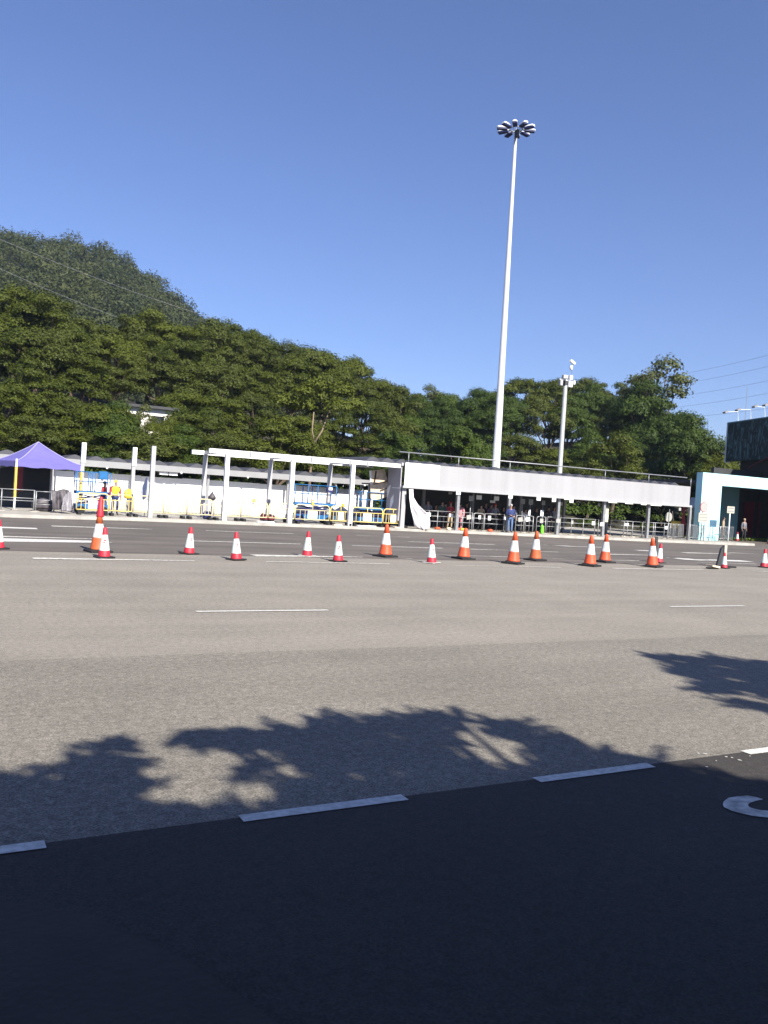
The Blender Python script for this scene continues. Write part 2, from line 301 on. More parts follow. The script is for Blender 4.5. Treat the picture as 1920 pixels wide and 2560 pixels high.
# ------------------------------------------------------------------ wood floor and far hill (terrain)
SKY = [(-500, 640), (-200, 620), (0, 610), (80, 598), (150, 655), (230, 678), (300, 655), (400, 676), (480, 674), (540, 682), (600, 722), (650, 714), (720, 748), (770, 770), (800, 798), (850, 827), (900, 830), (960, 822), (1030, 825), (1060, 828), (1100, 800), (1150, 793), (1200, 803), (1240, 798), (1290, 793), (1340, 810), (1400, 850), (1450, 880), (1500, 905), (1540, 950), (1575, 985), (1700, 990), (2100, 1000)]
def skyline(px):
    x = px/S
    return float(np.interp(x, [q[0] for q in SKY], [q[1] for q in SKY]))*S
Y0, Y1 = 56.0, 88.0
def gtop(px):
    x, z = W(px, skyline(px), Y1); return max(z-9.0, 0.2)
PXS = np.linspace(-900, 2300, 90); GT = np.array([gtop(p) for p in PXS])
GT = np.convolve(np.pad(GT, 4, mode='edge'), np.ones(9)/9, mode='valid')
def terr(px, Y):
    g = float(np.interp(px, PXS, GT)); t = (Y-Y0)/(Y1-Y0)
    return g*min(max(t, 0), 1)**1.15 if t < 1 else g*(1+.1*(t-1))
V = []; F = []; NY = 26
for i, p in enumerate(PXS):
    for j in range(NY):
        Y = Y0+(Y1+55-Y0)*j/(NY-1); x, _ = W(p, 1280, Y); V.append((x, Y, terr(p, Y)-.05))
for i in range(len(PXS)-1):
    for j in range(NY-1): F.append((i*NY+j, (i+1)*NY+j, (i+1)*NY+j+1, i*NY+j+1))
o = bpy.data.objects.new('terrain', np_mesh('terrain', V, F, True)); COL.objects.link(o); o.data.materials.append(M['earth']); struct(o)
HS = [(-1500, 520), (-700, 450), (-350, 465), (0, 503), (60, 512), (150, 527), (225, 536), (280, 575), (340, 617), (400, 668), (470, 715), (540, 775), (640, 850), (760, 930)]
hp = np.linspace(-1500, 760, 80); V = []; F = []; NJ = 34
def hill_pt(p, t):
    """t 0 = foot of the slope nearest the road, 1 = ridge, above 1 = far side"""
    dr = 330+25*math.sin(p*.006); d = 150+(dr-150)*t
    py = float(np.interp(p, [q[0] for q in HS], [q[1] for q in HS])); x, y, z = at_depth(p*S, py*S, dr); zr = z-4.0
    d2 = ray(p*S, py*S); s = 1.0
    zz = 6+(zr-6)*(max(t, 0)**1.05) if t <= 1 else zr-(t-1)*zr*.9
    zz += 3.0*math.sin(p*.021+t*7)*t*(1-t)*4*.6+2*math.sin(p*.05-t*13)*t*(1-t)*2
    return (d2[0]*d, d2[1]*d, zz)
for p in hp:
    for j in range(NJ): V.append(hill_pt(p, 1.5*j/(NJ-1)))
for i in range(len(hp)-1):
    for j in range(NJ-1): F.append((i*NJ+j, (i+1)*NJ+j, (i+1)*NJ+j+1, i*NJ+j+1))
o = bpy.data.objects.new('hill', np_mesh('hill', V, F, True)); COL.objects.link(o); o.data.materials.append(M['hill']); struct(o)
# ------------------------------------------------------------------ foliage
def leaf_quads(cen, nrm, size, asp=0.5):
    """one diamond-shaped leaf clump face per row"""
    n = len(cen); a = rng.normal(size=(n, 3)); t1 = np.cross(nrm, a); t1 /= np.linalg.norm(t1, axis=1)[:, None]+1e-9
    t2 = np.cross(nrm, t1); sz = (size*rng.uniform(.6, 1.35, n))[:, None] if np.isscalar(size) else size[:, None]
    V = np.stack([cen+t1*sz, cen+t2*sz*asp, cen-t1*sz, cen-t2*sz*asp], 1).reshape(-1, 3)
    return V, np.arange(4*n).reshape(n, 4)
def puff_leaves(puffs, per, size, flat_=.8, shell=.55):
    CE = []; NO = []
    for (x, y, z, r) in puffs:
        k = max(8, int(per*r*r)); d = rng.normal(size=(k, 3)); d /= np.linalg.norm(d, axis=1)[:, None]
        d[:, 2] = np.where(d[:, 2] < -.12, -d[:, 2]*.7, d[:, 2])
        rr = r*(shell+(1.08-shell)*rng.random(k)**.6)*(1+.18*np.sin(d[:, 0]*7+x)*np.cos(d[:, 1]*6+y))
        CE.append(np.array([x, y, z])+d*rr[:, None]*np.array([1, 1, flat_]))
        q = d*1.0+rng.normal(size=(k, 3))*.36+np.array([0, 0, .22]); NO.append(q/np.linalg.norm(q, axis=1)[:, None])
    return leaf_quads(np.concatenate(CE), np.concatenate(NO), size)
def tree_proto(kind, seed):
    """a tree 10 m high at the origin: returns crown mesh, trunk mesh"""
    rs = np.random.default_rng(seed); puffs = []; tr = MB()
    fork = rs.uniform(2.0, 3.0); lean = rs.normal(size=2)*.25; top = Vector((lean[0], lean[1], fork))
    tr.tube([(0, 0, -.8), (lean[0]*.4, lean[1]*.4, fork*.5), tuple(top)], [.24, .19, .16], 7)
    npf = {0: 21, 1: 26, 2: 19, 3: 15}[kind]; A, B_ = {0: (2.75, 3.2), 1: (2.35, 3.5), 2: (2.9, 3.0), 3: (1.9, 2.5)}[kind]
    zc = {0: 6.1, 1: 5.9, 2: 6.2, 3: 6.7}[kind]
    for k in range(npf):
        q = (k+.5)/npf; ph = k*2.39996+rs.uniform(-.5, .5); cz = 1-1.72*q; rr = math.sqrt(max(0, 1-cz*cz)); u = rs.uniform(.62, 1.06)
        r = rs.choice([.75, 1.05, 1.4, 1.75], p=[.25, .35, .28, .12])*(1.0 if kind != 3 else .66)
        p = Vector((A*rr*math.cos(ph)*u, A*rr*math.sin(ph)*u, zc+(B_-.3)*cz*u-.15*r)); p.z = min(p.z, 9.9-r*.8)
        puffs.append((p.x, p.y, p.z, r))
        if k % 2 == 0:
            m = top.lerp(p, .5)+Vector((rs.normal()*.2, rs.normal()*.2, -.3)); tr.tube([top, m, p], [.10, .07, .025], 5)
    V, F = puff_leaves(puffs, {0: 560, 1: 620, 2: 520, 3: 300}[kind], {0: .115, 1: .108, 2: .12, 3: .13}[kind], .86, .5)
    me = np_mesh('crown', V, F); me.materials.append(LEAF[kind])
    o = tr.build('trunk', M['bark']); tm = o.data; bpy.data.objects.remove(o)
    return me, tm
PROT = [tree_proto(0, 1), tree_proto(0, 2), tree_proto(1, 3), tree_proto(2, 4), tree_proto(0, 5), tree_proto(1, 6), tree_proto(2, 8)]
SPARSE = tree_proto(3, 9)
MARKS = [(-40, 'the left edge of the photo'), (60, 'the peak of the purple tent'), (140, "the tent's right corner"), (208, 'the leftmost white stub post'), (272, 'the first two stub posts'), (335, 'the second white stub post'), (387, 'the slim third post'), (440, 'the white sunlit hoarding'), (495, 'the left tip of the white frame'), (563, "the frame's first upright"), (620, "the frame's first bay"), (676, "the frame's second upright"), (730, 'the thick upright'), (790, 'the navy-plate lift'), (840, 'the bay left of the plywood'), (880, "the frame's last upright"), (945, 'the plywood sheet'), (1000, 'the grey end wall of the shelter'), (1060, 'the bright white fascia panel'), (1110, 'the first grey fascia panel'), (1170, 'the first shelter column'), (1235, 'the foot of the tall mast'), (1290, 'the man in navy'), (1340, 'the space between the masts'), (1395, 'the shorter camera mast'), (1450, 'the fascia beside the camera mast'), (1510, 'the tall white notice board'), (1570, 'the fascia right of the notice board'), (1625, 'the fifth shelter column'), (1680, 'the right part of the rail'), (1730, 'the right end of the shelter'), (1770, 'the turquoise gate corner'), (1810, 'the left edge of the billboard'), (1860, 'the left half of the billboard'), (1930, 'the right edge of the photo'), (2100, 'the right margin'), (300, 'the worker in the yellow vest'), (650, 'the grey-topped barriers'), (1195, 'the person in pink'), (760, 'the lift rail'), (110, 'the tent front'), (1600, 'the doubled railing'), (470, 'the black umbrella'), (915, 'the rightmost lift')]
used_lab = set()
def mark_for(px, row):
    for _, name in sorted(MARKS, key=lambda q: abs(q[0]-px)):
        if (row, name) not in used_lab: used_lab.add((row, name)); return name
def plant_tree(px, ptop, Y, proto, row, label=None, wide=1.0, name='broadleaf_tree', group='trees of the wood'):
    x, ztop = W(px, ptop, Y); zb = terr(px, Y); s = max((ztop-zb)/9.9, .25)
    o = bpy.data.objects.new(name, None); COL.objects.link(o); o.location = (x, Y, zb); o.rotation_euler = (0, 0, rng.uniform(0, 6.28))
    sw = s*.25+.75*max(s, .8); sw *= wide; o.scale = (sw, sw, s)
    tag(o, label or '%s above %s' % (row, mark_for(px, row)), 'tree', group)
    for nm, me in (('crown', proto[0]), ('trunk', proto[1])):
        c = bpy.data.objects.new(nm, me); COL.objects.link(c); c.parent = o
    return o
ROWS = [('back-row tree of the wood', 88, 1.0, 26, 8), ('tree just below the top of the wood', 82.5, .90, 24, 12), ('tree halfway up the wood', 77, .76, 25, 14), ('tree low in the wood', 67, .54, 24, 18), ('dark front-row tree of the wood', 59.5, .33, 22, 16)]
for ri, (lab, Y, frac, n, jit) in enumerate(ROWS):
    for k in range(n):
        px = -130+(2010+130)*(k+.5*(ri % 2)+.15*rng.uniform(-1, 1))/(n-.5)
        py0 = skyline(px); d = ray(px, 1280); hz = 1253+(px-1279)*.0629
        py = hz-(hz-py0)*(frac+rng.uniform(-.05, .05)); py += rng.uniform(-jit, jit)
        if ri == 0: py = py0+rng.uniform(-2, 14)
        if px < 470 and ri == 4 and 240 < px < 440: py += 16
        kind = int(rng.choice([0, 1, 4, 3, 6])) if px < 1050 else int(rng.choice([2, 5, 3, 6, 0]))
        if 960 < px < 1280: kind = int(rng.choice([2, 5]))
        if ri >= 3 and 265 < px < 450: continue
        plant_tree(px, py, Y+rng.uniform(-2.5, 2.5), PROT[kind], lab)
plant_tree(1425*S, 752*S, 74, SPARSE, '', 'tall thin see-through tree rising above the wood left of the billboard', .95, 'tall_sparse_tree', None)
plant_tree(1385*S, 800*S, 78, SPARSE, '', 'grey green open-crowned tree just left of the tallest see-through tree', 1.1, 'tall_sparse_tree', None)
plant_tree(775*S, 762*S, 90, SPARSE, '', 'small tuft-topped tree on the skyline at the right shoulder of the wood', .8, 'tall_sparse_tree', None)
plant_tree(935*S, 822*S, 90, SPARSE, '', 'thin twiggy tree on the skyline midway between wood and mast', .8, 'tall_sparse_tree', None)
plant_tree(600*S, 890*S, 57.3, PROT[1], '', 'rounded bright olive tree in front of the forked pale trunk', 1.05)
plant_tree(1000*S, 905*S, 58, PROT[2], '', 'low dense green tree left of the tall mast', 1.0)
plant_tree(1480*S, 890*S, 62, PROT[5], '', 'yellowish bushy tree at the right end of the wood', 1.0)
plant_tree(1330*S, 930*S, 58, PROT[4], '', 'round olive tree right of the shorter camera mast', 1.0)
plant_tree(262*S, 893*S, 60, PROT[2], '', 'shrubby tree hiding the left part of the pale house', .9)
plant_tree(388*S, 915*S, 60, PROT[5], '', 'shrubby tree hiding the right end of the pale house', .9)
plant_tree(309*S, 858*S, 61.5, SPARSE, '', 'thin open tree standing right in front of the pale house', .5, 'tall_sparse_tree', None)
plant_tree(338*S, 925*S, 59, PROT[3], '', 'low bushy tree below the pale house', 1.1)
plant_tree(222*S, 850*S, 62, PROT[0], '', 'full olive tree left of the pale house', 1.0)
plant_tree(430*S, 870*S, 62, PROT[4], '', 'full olive tree right of the pale house', 1.0)
plant_tree(822*S, 800*S, 84, PROT[0], '', 'back-row tree at the foot of the sloping treeline', .9)
plant_tree(868*S, 822*S, 82, PROT[3], '', 'back-row tree where the treeline levels out', .9)
plant_tree(850*S, 880*S, 70, PROT[6], '', 'mid-slope tree below the level part of the treeline', 1.0)
plant_tree(1395*S, 822*S, 72, PROT[5], '', 'dense tree hiding the trunk of the tall see-through tree', 1.0)
plant_tree(1445*S, 868*S, 70, PROT[2], '', 'dense tree between the tall see-through tree and the billboard', 1.0)
plant_tree(1525*S, 925*S, 66, PROT[6], '', 'last bushy tree of the wood before the billboard', 1.0)
plant_tree(1548*S, 955*S, 60, PROT[0], '', 'low tree right above the corner of the turquoise gate', 1.0)
plant_tree(352*S, 893*S, 60, PROT[4], '', 'olive tree covering the middle of the pale house', .55)
plant_tree(248*S, 862*S, 61.5, PROT[5], '', 'dense tree against the left corner of the pale house', .8)
# forked pale trunk standing out of the shade
fx, fz = W(672*S, 985*S, 57.0)
ft = thing('forked_tree', (fx, 57.0, terr(672*S, 57)), 'tree with a bare pale trunk forking in a V above the white frame', 'tree')
P = lambda x, y: (W(x*S, y*S, 57.0)[0], 57.0, W(x*S, y*S, 57.0)[1])
fb = MB(); fb.tube([(fx, 57, 0), P(672, 985), P(679, 957)], [.12, .11, .095], 8); fb.tube([P(679, 957), P(674, 930), P(678, 890)], [.07, .055, .04], 7); fb.tube([P(679, 957), P(696, 930), P(708, 895)], [.07, .06, .04], 7)
fb.tube([P(708, 895), P(722, 870)], [.05, .03], 6); fb.build('trunk', M['barkl'], ft, smooth=True)
pf = [(*P(x, y)[:1], 57+rng.uniform(-1.2, 1.2), P(x, y)[2], rng.uniform(.8, 1.25)) for x, y in ((650, 850), (690, 835), (735, 850), (665, 880), (720, 885), (705, 860), (760, 880), (630, 870))]
V, F = puff_leaves(pf, 520, .115); me = np_mesh('crown', V, F); me.materials.append(LEAF[0]); o = bpy.data.objects.new('crown', me); COL.objects.link(o); o.parent = ft
o.matrix_parent_inverse = wmat(ft).inverted()
# undergrowth behind the station, one dark mass of shrubs
pf = []
for k in range(330):
    px = rng.uniform(-120, 1990); Y = rng.uniform(56.5, 66); x, _ = W(px, 1280, Y); pf.append((x, Y, terr(px, Y)+rng.uniform(.2, 1.4), rng.uniform(.6, 1.25)))
V, F = puff_leaves(pf, 200, .16); me = np_mesh('undergrowth', V, F); me.materials.append(LEAF[1]); o = bpy.data.objects.new('undergrowth', me); COL.objects.link(o); tag(o, 'dense shrubs under the trees behind the station', 'undergrowth', kind='stuff')
# the hill's forest: one far mass
CE = []; 
for k in range(4300):
    p = rng.uniform(-520, 700); t = rng.random()**.75*1.06
    x, y, z = hill_pt(p, t); rr_ = rng.choice([1.5, 2.4, 3.4, 4.8], p=[.3, .34, .24, .12]); CE.append((x, y, z+rr_*rng.uniform(.3, 1.15), rr_))
V, F = puff_leaves(CE, 11, .46, 1.0, .6)
me = np_mesh('hill_forest', V, F); me.materials.append(HLEAF); o = bpy.data.objects.new('hill_forest', me); COL.objects.link(o); tag(o, 'dense scrubby forest covering the hill at the left', 'forest', kind='stuff')
# trees and shelter on the photographer's side: they cast the shade in the foreground
KX, KY = math.sin(SUN_AZ)/math.tan(SUN_EL), math.cos(SUN_AZ)/math.tan(SUN_EL)
def shade_tree(spots, z0, base, lab, per=150):
    pf = []; t = thing('roadside_tree', (*base, 0), lab, 'tree', 'trees on the near side')
    tr = MB(); tr.tube([(base[0], base[1], -.1), (base[0]+.1, base[1], 2.5), (base[0], base[1]+.1, 4.6)], [.22, .18, .14], 8)
    for (gx, gy, r) in spots:
        if gy > 4.9: r *= .84
        z = z0+rng.uniform(-.5, .5); c = (gx+z*KX, gy-z*KY, z); pf.append((*c, r))
        tr.tube([(base[0], base[1]+.1, 4.6), ((base[0]+c[0])/2, (base[1]+c[1])/2, (4.6+z)/2+.4), c], [.09, .06, .025], 5)
    tr.build('trunk', M['bark'], t)
    V, F = puff_leaves(pf, per, .17, .8, .1)
    CE = []; DI = []
    for (px_, py_, pz_, r) in pf:                                            # drooping leafy sprays beyond the solid clumps
        for q in range(5):
            a = rng.uniform(0, 6.28); el = rng.uniform(-.35, .5); d0 = np.array([math.cos(a)*math.cos(el), math.sin(a)*math.cos(el), math.sin(el)]); l0 = min(r, .45)*rng.uniform(.4, .9)+.06
            for j in range(8): CE.append(np.array([px_, py_, pz_])+d0*(r*.8+l0*j/7)+rng.normal(size=3)*.035); DI.append(d0)
    CE = np.array(CE); DI = np.array(DI)+rng.normal(size=(len(CE), 3))*.35; DI /= np.linalg.norm(DI, axis=1)[:, None]; sd = np.cross(DI, rng.normal(size=(len(CE), 3))); sd /= np.linalg.norm(sd, axis=1)[:, None]
    V2 = np.stack([CE+DI*.14, CE+sd*.035, CE-DI*.14, CE-sd*.035], 1).reshape(-1, 3); F = np.concatenate([F, np.arange(len(V2)).reshape(-1, 4)+len(V)]); V = np.concatenate([V, V2]); V = V-np.array([base[0], base[1], 0]); me = np_mesh('crown', V, F); me.materials.append(LEAF[1])
    o = bpy.data.objects.new('crown', me); COL.objects.link(o); o.parent = t
sp = [(.3, 5.7, .42), (.75, 5.5, .42), (1.15, 6.0, .30), (1.2, 5.5, .22), (.4, 5.0, .6), (1.1, 4.8, .5), (-.4, 5.9, .6), (-.3, 5.0, .7), (1.25, 6.4, .14), (1.7, 4.55, .35), (2.0, 6.45, .22), (2.3, 6.3, .32), (2.7, 6.1, .45), (3.15, 6.25, .45), (2.9, 5.6, .5), (3.4, 5.6, .5),
      (3.7, 6.2, .35), (4.05, 6.45, .20), (4.3, 6.35, .22), (4.6, 6.0, .28), (4.75, 5.5, .3), (3.55, 5.0, .5), (4.5, 4.9, .45), (5.0, 4.7, .3), (2.55, 5.05, .4), (2.5, 4.4, .62), (3.3, 4.4, .7), (4.2, 4.3, .6), (5.0, 4.2, .4), (1.5, 4.2, .7), (.5, 4.2, .8), (-.6, 4.2, .8), (5.45, 3.9, .35), (2.1, 5.6, .12), (3.9, 5.9, .14)]+[(-1+.42*k, 4.15+.25*(k % 3), .42 if k not in (4, 5, 10) else .24) for k in range(15)]+[(-.8+.5*k, 3.85, .5) for k in range(13)]
shade_tree([q for q in sp if q[0] < 1.9], 6.2, (.8, -4.6), 'leafy roadside tree behind the photographer, its shade at the lower left', 620)
shade_tree([q for q in sp if q[0] >= 1.9], 6.4, (3.8, -4.9), 'leafy roadside tree behind the photographer, its shade in the middle of the road', 620)
sp2 = [(8.9, 8.35, .24), (9.3, 8.1, .34), (9.7, 7.8, .5), (10.2, 7.3, .6), (9.0, 7.6, .45), (8.5, 7.4, .38), (9.4, 6.9, .6), (8.5, 6.8, .45), (10.6, 6.6, .7), (8.6, 6.1, .4), (11.2, 7.1, .6), (9.6, 6.1, .6), (8.1, 6.7, .28), (7.9, 6.0, .28)]
shade_tree(sp2, 7.6, (9.6, -5.2), 'taller roadside tree to the right behind the photographer, shading the right edge of the road', 620)
ns = thing('near_shelter', (2, -4, 0), 'long platform shelter behind the photographer that darkens the near lane', 'shelter')
MB().bx(-30, 60, -7.5, -1.08, 3.0, 3.8).build('roof', M['soffit'], ns)
MB().bx(-30, 60, -7.7, -7.5, 0, 3.0).build('rear_wall', M['dgrey'], ns)
for x in range(-28, 60, 6): MB().bx(x-.12, x+.12, -3.6, -3.36, 0, 3.0).build('column', M['grey'], ns)
#@@OBJECTS
# ------------------------------------------------------------------ complete shelter at the right
YF = 41.6; PZ = 0.146
fl, fz1 = W(1014, 1163, 41.3); fr, _ = W(1727, 1223, 41.3); FZ0, FZ1 = 2.50, 3.80
sh = thing('passenger_shelter', ((fl+fr)/2, 43, PZ), 'long open passenger shelter with a pale grey fascia and a queue beneath', 'shelter')
xb = W(1098, 1200, 41.3)[0]
MB().bx(fl, xb-.004, 41.3, 41.36, FZ0+.03, FZ1+.02).build('fascia_panel', M['white'], sh)['label'] = 'bright white end panel of the fascia'
fa = MB(); nx = 260
def fascia_pt(u, v):
    x = xb+(fr-xb)*u; return (x, 41.325+.010*math.sin(x*2.1)+.006*math.sin(x*5.3+1), FZ0+.03+(FZ1-FZ0-.03)*v)
fa.sheet(fascia_pt, nx, 1, .04).build('fascia_panel', M['clad'], sh)['label'] = 'slightly buckled light grey fascia sheet'
MB().bx(fl-.12, fr+.15, 41.22, 41.42, FZ0-.10, FZ0+.026).build('fascia_sill', M['lgrey'], sh)
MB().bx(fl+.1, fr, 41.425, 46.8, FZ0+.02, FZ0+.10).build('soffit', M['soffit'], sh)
def folded(x0, x1, y0, y1, z, h, per):
    m = MB(); n = int((x1-x0)/per)
    for i in range(n):
        a = x0+i*per; k = 8
        top = [(a+per*j/k, z+h*(1-abs(2*j/k-1)**1.35)) for j in range(k+1)]
        m.prism([(x, y0, zz) for x, zz in top]+[(a+per, y0, z-.06), (a, y0, z-.06)], (0, y1-y0, 0))
    return m
folded(fl-2.2, fr-.05, 41.9, 46.9, 3.78, .24, .93).build('folded_roof', M['roofg'], sh)
MB().bx(fr-.06, fr, 41.43, 46.8, FZ0+.1, FZ1).build('end_panel', M['lgrey'], sh)
rl = MB(); rz_ = 4.40; rx0 = W(998, 1137, 41.6)[0]
rl.tube([(rx0, 41.6, rz_), (fr-.1, 41.6, rz_)], .035, 8); rl.build('roof_rail', M['galv'], sh, smooth=True)
for px, py in ((1022, 1150), (1147, 1160), (1275, 1175), (1513, 1195), (1622, 1205), (1727, 1215)):
    x = W(px, py, 41.6)[0]; MB().tube([(x-.02, 41.6, 3.7), (x-.02, 41.6, rz_-.03)], .025, 6).build('rail_post', M['galv'], sh, smooth=True)
CXS = [W(*r6(632, 900), YF)[0], W(*r6(1532, 700), YF)[0], W(*r7(850, 800), YF)[0], W(*r8(115, 800), YF)[0], W(*r8(885, 800), YF)[0], W(*r8(1603, 800), YF)[0]]
for x in CXS:
    c = MB().bx(x-.09, x+.09, YF-.09, YF+.09, PZ, FZ0+.01).build('column', M['galv'], sh)
    MB().bx(x-.17, x+.17, YF-.17, YF+.17, PZ+.002, PZ+.03).build('base_plate', M['grey'], c)
MB().bx(fl-.02, fl+.24, 41.45, 41.65, PZ, FZ0-.105).build('column', M['lgrey'], sh)
for x in CXS+[CXS[0]-3.8]: MB().bx(x-.08, x+.08, 45.4, 45.56, PZ, FZ0+.01).build('column', M['grey'], sh)
MB().bx(24.9, CXS[3]+.3, 46.5, 46.58, PZ, 2.55).build('shade_screen', M['dgrey'], sh)  # dark sheet added to hold the deep shade at the shelter's back
for px, py in ((1040, 475),):
    pass
for p, L_ in ((r7(1040, 475), .34), (r8(285, 462), .36), (r8(568, 485), .34), (r8(820, 500), .22), (r8(985, 512), .22), (r8(1068, 520), .28)):
    x, z = W(*p, 43.4); a = MB().bx(x-L_, x+L_, 43.32, 43.48, 2.43, FZ0+.022).build('light_fitting', M['sign'], sh)
    MB().bx(x-L_*.9, x+L_*.9, 43.34, 43.46, 2.36, 2.428).build('tube', LAMP, a)
# end wall and plywood at the building-site side
EX = fl-.15
EY = min(np.arange(42, 50, .05), key=lambda q: abs(W(969, 1200, q)[0]-EX))
ew = thing('end_wall', (EX, 44, PZ), 'grey boarded end wall of the shelter with painted patches of sunlight', 'wall')
MB().bx(EX, EX+.06, 41.5, EY, .55, 3.62).build('boarding', M['wallgrey'], ew)
sun_patches = MB()  # white parallelograms standing in for patches of sunlight on the wall
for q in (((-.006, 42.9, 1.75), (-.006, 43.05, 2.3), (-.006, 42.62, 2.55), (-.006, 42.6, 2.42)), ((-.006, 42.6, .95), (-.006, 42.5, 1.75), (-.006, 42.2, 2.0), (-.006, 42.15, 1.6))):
    sun_patches.prism([(EX+a-.004, b, c) for a, b, c in q], (.008, 0, 0))
sun_patches.build('patch', M['white'], ew); MB().bx(EX-.02, EX, 41.6, 42.4, 2.36, 2.40).build('batten', M['white'], ew)
MB().bx(EX-.03, EX+.1, 41.42, EY+.05, 3.625, 3.80).build('capping', M['lgrey'], ew)
ply = thing('plywood_sheet', (*W(*r5(740, 830), EY+.1)[:1], EY+.1, 1.2), 'crumpled cream plywood sheeting crossed by dark diagonal battens', 'hoarding')
pp = lambda x, y: (W(*r5(x, y), EY+.1)[0], EY+.1, W(*r5(x, y), EY+.1)[1])
MB().prism([pp(590, 320), pp(840, 300), pp(888, 470), pp(890, 770), pp(760, 815), pp(600, 840)], (0, .04, 0)).build('boarding', M['beige'], ply)
for a, b, wd in (((640, 555), (890, 500), .22), ((760, 665), (890, 620), .12), ((690, 330), (660, 520), .08), ((560, 740), (600, 830), .1)):
    MB().bar(Vector(pp(*a))+Vector((0, -.03, 0)), Vector(pp(*b))+Vector((0, -.03, 0)), wd, .03).build('batten', M['brown'], ply)
MB().prism([pp(575, 320), pp(612, 320), pp(608, 560), pp(590, 560)], (0, -.03, 0)).build('lining', M['white'], ply)
# white sheet draped off the corner of the shelter
DR = [(640, 1195, 1265), (780, 1200, 1275), (900, 1215, 1345), (1010, 1235, 1450), (1070, 1255, 1525), (1180, 1285, 1535), (1290, 1312, 1528), (1335, 1400, 1470)]
def drape(u, v):
    yy = 640+695*v; a = np.interp(yy, [q[0] for q in DR], [q[1] for q in DR]); b = np.interp(yy, [q[0] for q in DR], [q[2] for q in DR])
    x, z = W(*r5(a+(b-a)*u, yy), 41.5); return (x, 41.05+.13*math.sin(u*9+v*2)*v+.05*math.sin(u*21-v*4)*v, max(z, PZ+.01))
o = MB().sheet(drape, 28, 20, .012).build('draped_sheet', M['cloth'], loc=(W(*r5(1400, 1330), 41.3)[0], 41.3, PZ), smooth=True); tag(o, 'white plastic sheet hanging off the shelter corner in folds', 'sheet')
# ------------------------------------------------------------------ white steel frame under construction
fm = thing('steel_frame', (17, 43, PZ), 'unfinished white steel canopy frame open to the sky over the work area', 'frame')
YS = 44.9; TZ = 3.72
fx0 = W(523, 1121, YF)[0]
FPOST = [W(*r3(1150, 500), YF)[0], W(*r4(760, 500), YF)[0], W(*r5(280, 500), YF)[0]]
SPOST = [W(*r3(775, 400), YS)[0], W(*r4(385, 400), YS)[0], W(*r4(1420, 400), YS)[0]]
MB().bx(fx0, fl-.2, YF-.1, YF+.1, TZ-.22, TZ).build('beam', M['white'], fm)
MB().bx(W(480, 1125, YS)[0], fl-.2, YS-.1, YS+.1, TZ-.24, TZ-.02).build('beam', M['white'], fm)
for x in FPOST: MB().bx(x-.105, x+.105, YF-.105, YF+.105, PZ, TZ-.223).build('post', M['white'], fm)
for x in SPOST:
    MB().bx(x-.1, x+.1, YS-.1, YS+.1, PZ, TZ-.243).build('post', M['lgrey'], fm)
    MB().bx(x-.1, x+.1, YF+.103, YS-.103, TZ-.20, TZ-.02).build('cross_beam', M['lgrey'], fm)
for x in [fx0+.2+k*1.0 for k in range(10)]: pass
for k, (px, py) in enumerate([r4(1085, 230), r3(1550, 210), r5(530, 270), r5(225, 250)]):
    x = W(px, py, YF)[0]; MB().bx(x-.05, x+.05, YF-.12, YF-.103, TZ-.30, TZ-.02).build('splice_plate', M['grey'], fm)
# three free standing posts left of it
def stub(px, top, lab, twist):
    x, zt = W(px, top, YS); t = thing('canopy_post', (x, YS, PZ), lab, 'post', 'free standing canopy posts')
    MB().bx(x-.085, x+.085, YS-.085, YS+.085, PZ, 2.62).build('post', M['lgrey'], t)
    MB().bx(x-.085, x+.125, YS-.12, YS+.10, 2.623, zt).build('upper_post', M['white'], t); MB().bx(x-.19, x+.19, YS-.19, YS+.19, PZ+.002, PZ+.03).build('base_plate', M['grey'], t)
    return x
stub(r2(272, 40)[0], r2(272, 45)[1], 'leftmost white stub post, right beside the purple tent', 0); stub(r2(1150, 130)[0], r2(1150, 128)[1], 'middle white stub post behind the worker in the yellow vest', 0)
x, zt = W(r2(1495, 100)[0], r2(1495, 105)[1], YF); t = thing('canopy_post', (x-.05, YF, PZ), 'slim grey post standing alone beside the pale blue sheet', 'post', 'free standing canopy posts')
MB().bx(x-.13, x+.07, YF-.1, YF+.1, PZ, zt).build('post', M['lgrey'], t)
# ------------------------------------------------------------------ rear canopy with its white hoarding
YR = 50.0
rc = thing('rear_canopy', (12, YR+1.5, PZ), 'long low grey canopy with a folded roof behind the white frame', 'canopy')
rx0, rx1 = W(-260, 1100, YR)[0], W(*r5(600, 540), YR)[0]
MB().bx(rx0, rx1, YR-.12, YR+.12, 2.49, 2.84).build('beam', M['beam'], rc)
folded(rx0, rx1, YR+.125, YR+4.2, 2.84, .27, 1.16).build('folded_roof', M['roofg'], rc)
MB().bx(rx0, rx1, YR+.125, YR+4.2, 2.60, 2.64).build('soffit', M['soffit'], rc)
for px in (-60, 130, 330, 520, 720, 905):
    x = W(px, 1200, YR+.3)[0]; MB().bx(x-.07, x+.07, YR+.2, YR+.34, PZ, 2.60).build('column', M['grey'], rc)
for p in (r3(50, 515), r3(215, 522), r4(1555, 665), r5(40, 600)):
    x, z = W(*p, YR+.3); MB().bx(x-.24, x+.24, YR+.05, YR+.3, 2.30, 2.47).build('sign_panel', M['white'], rc)
for p in (r2(680, 462), r3(375, 497), r3(1525, 585), r5(500, 600)):
    x, z = W(*p, YR-.2); MB().ball((x, YR-.14, 2.47), .07, .07, .06, 8, 4).build('bulkhead_light', M['white'], rc)
hw = thing('white_hoarding', (14, YR+.75, PZ), 'long smooth white hoarding wall under the rear canopy, glaring in the sun', 'hoarding')
hx0, hx1 = W(*r1(890, 900), YR+.75)[0], W(*r5(640, 800), YR+.75)[0]
k = 0; xx = hx0
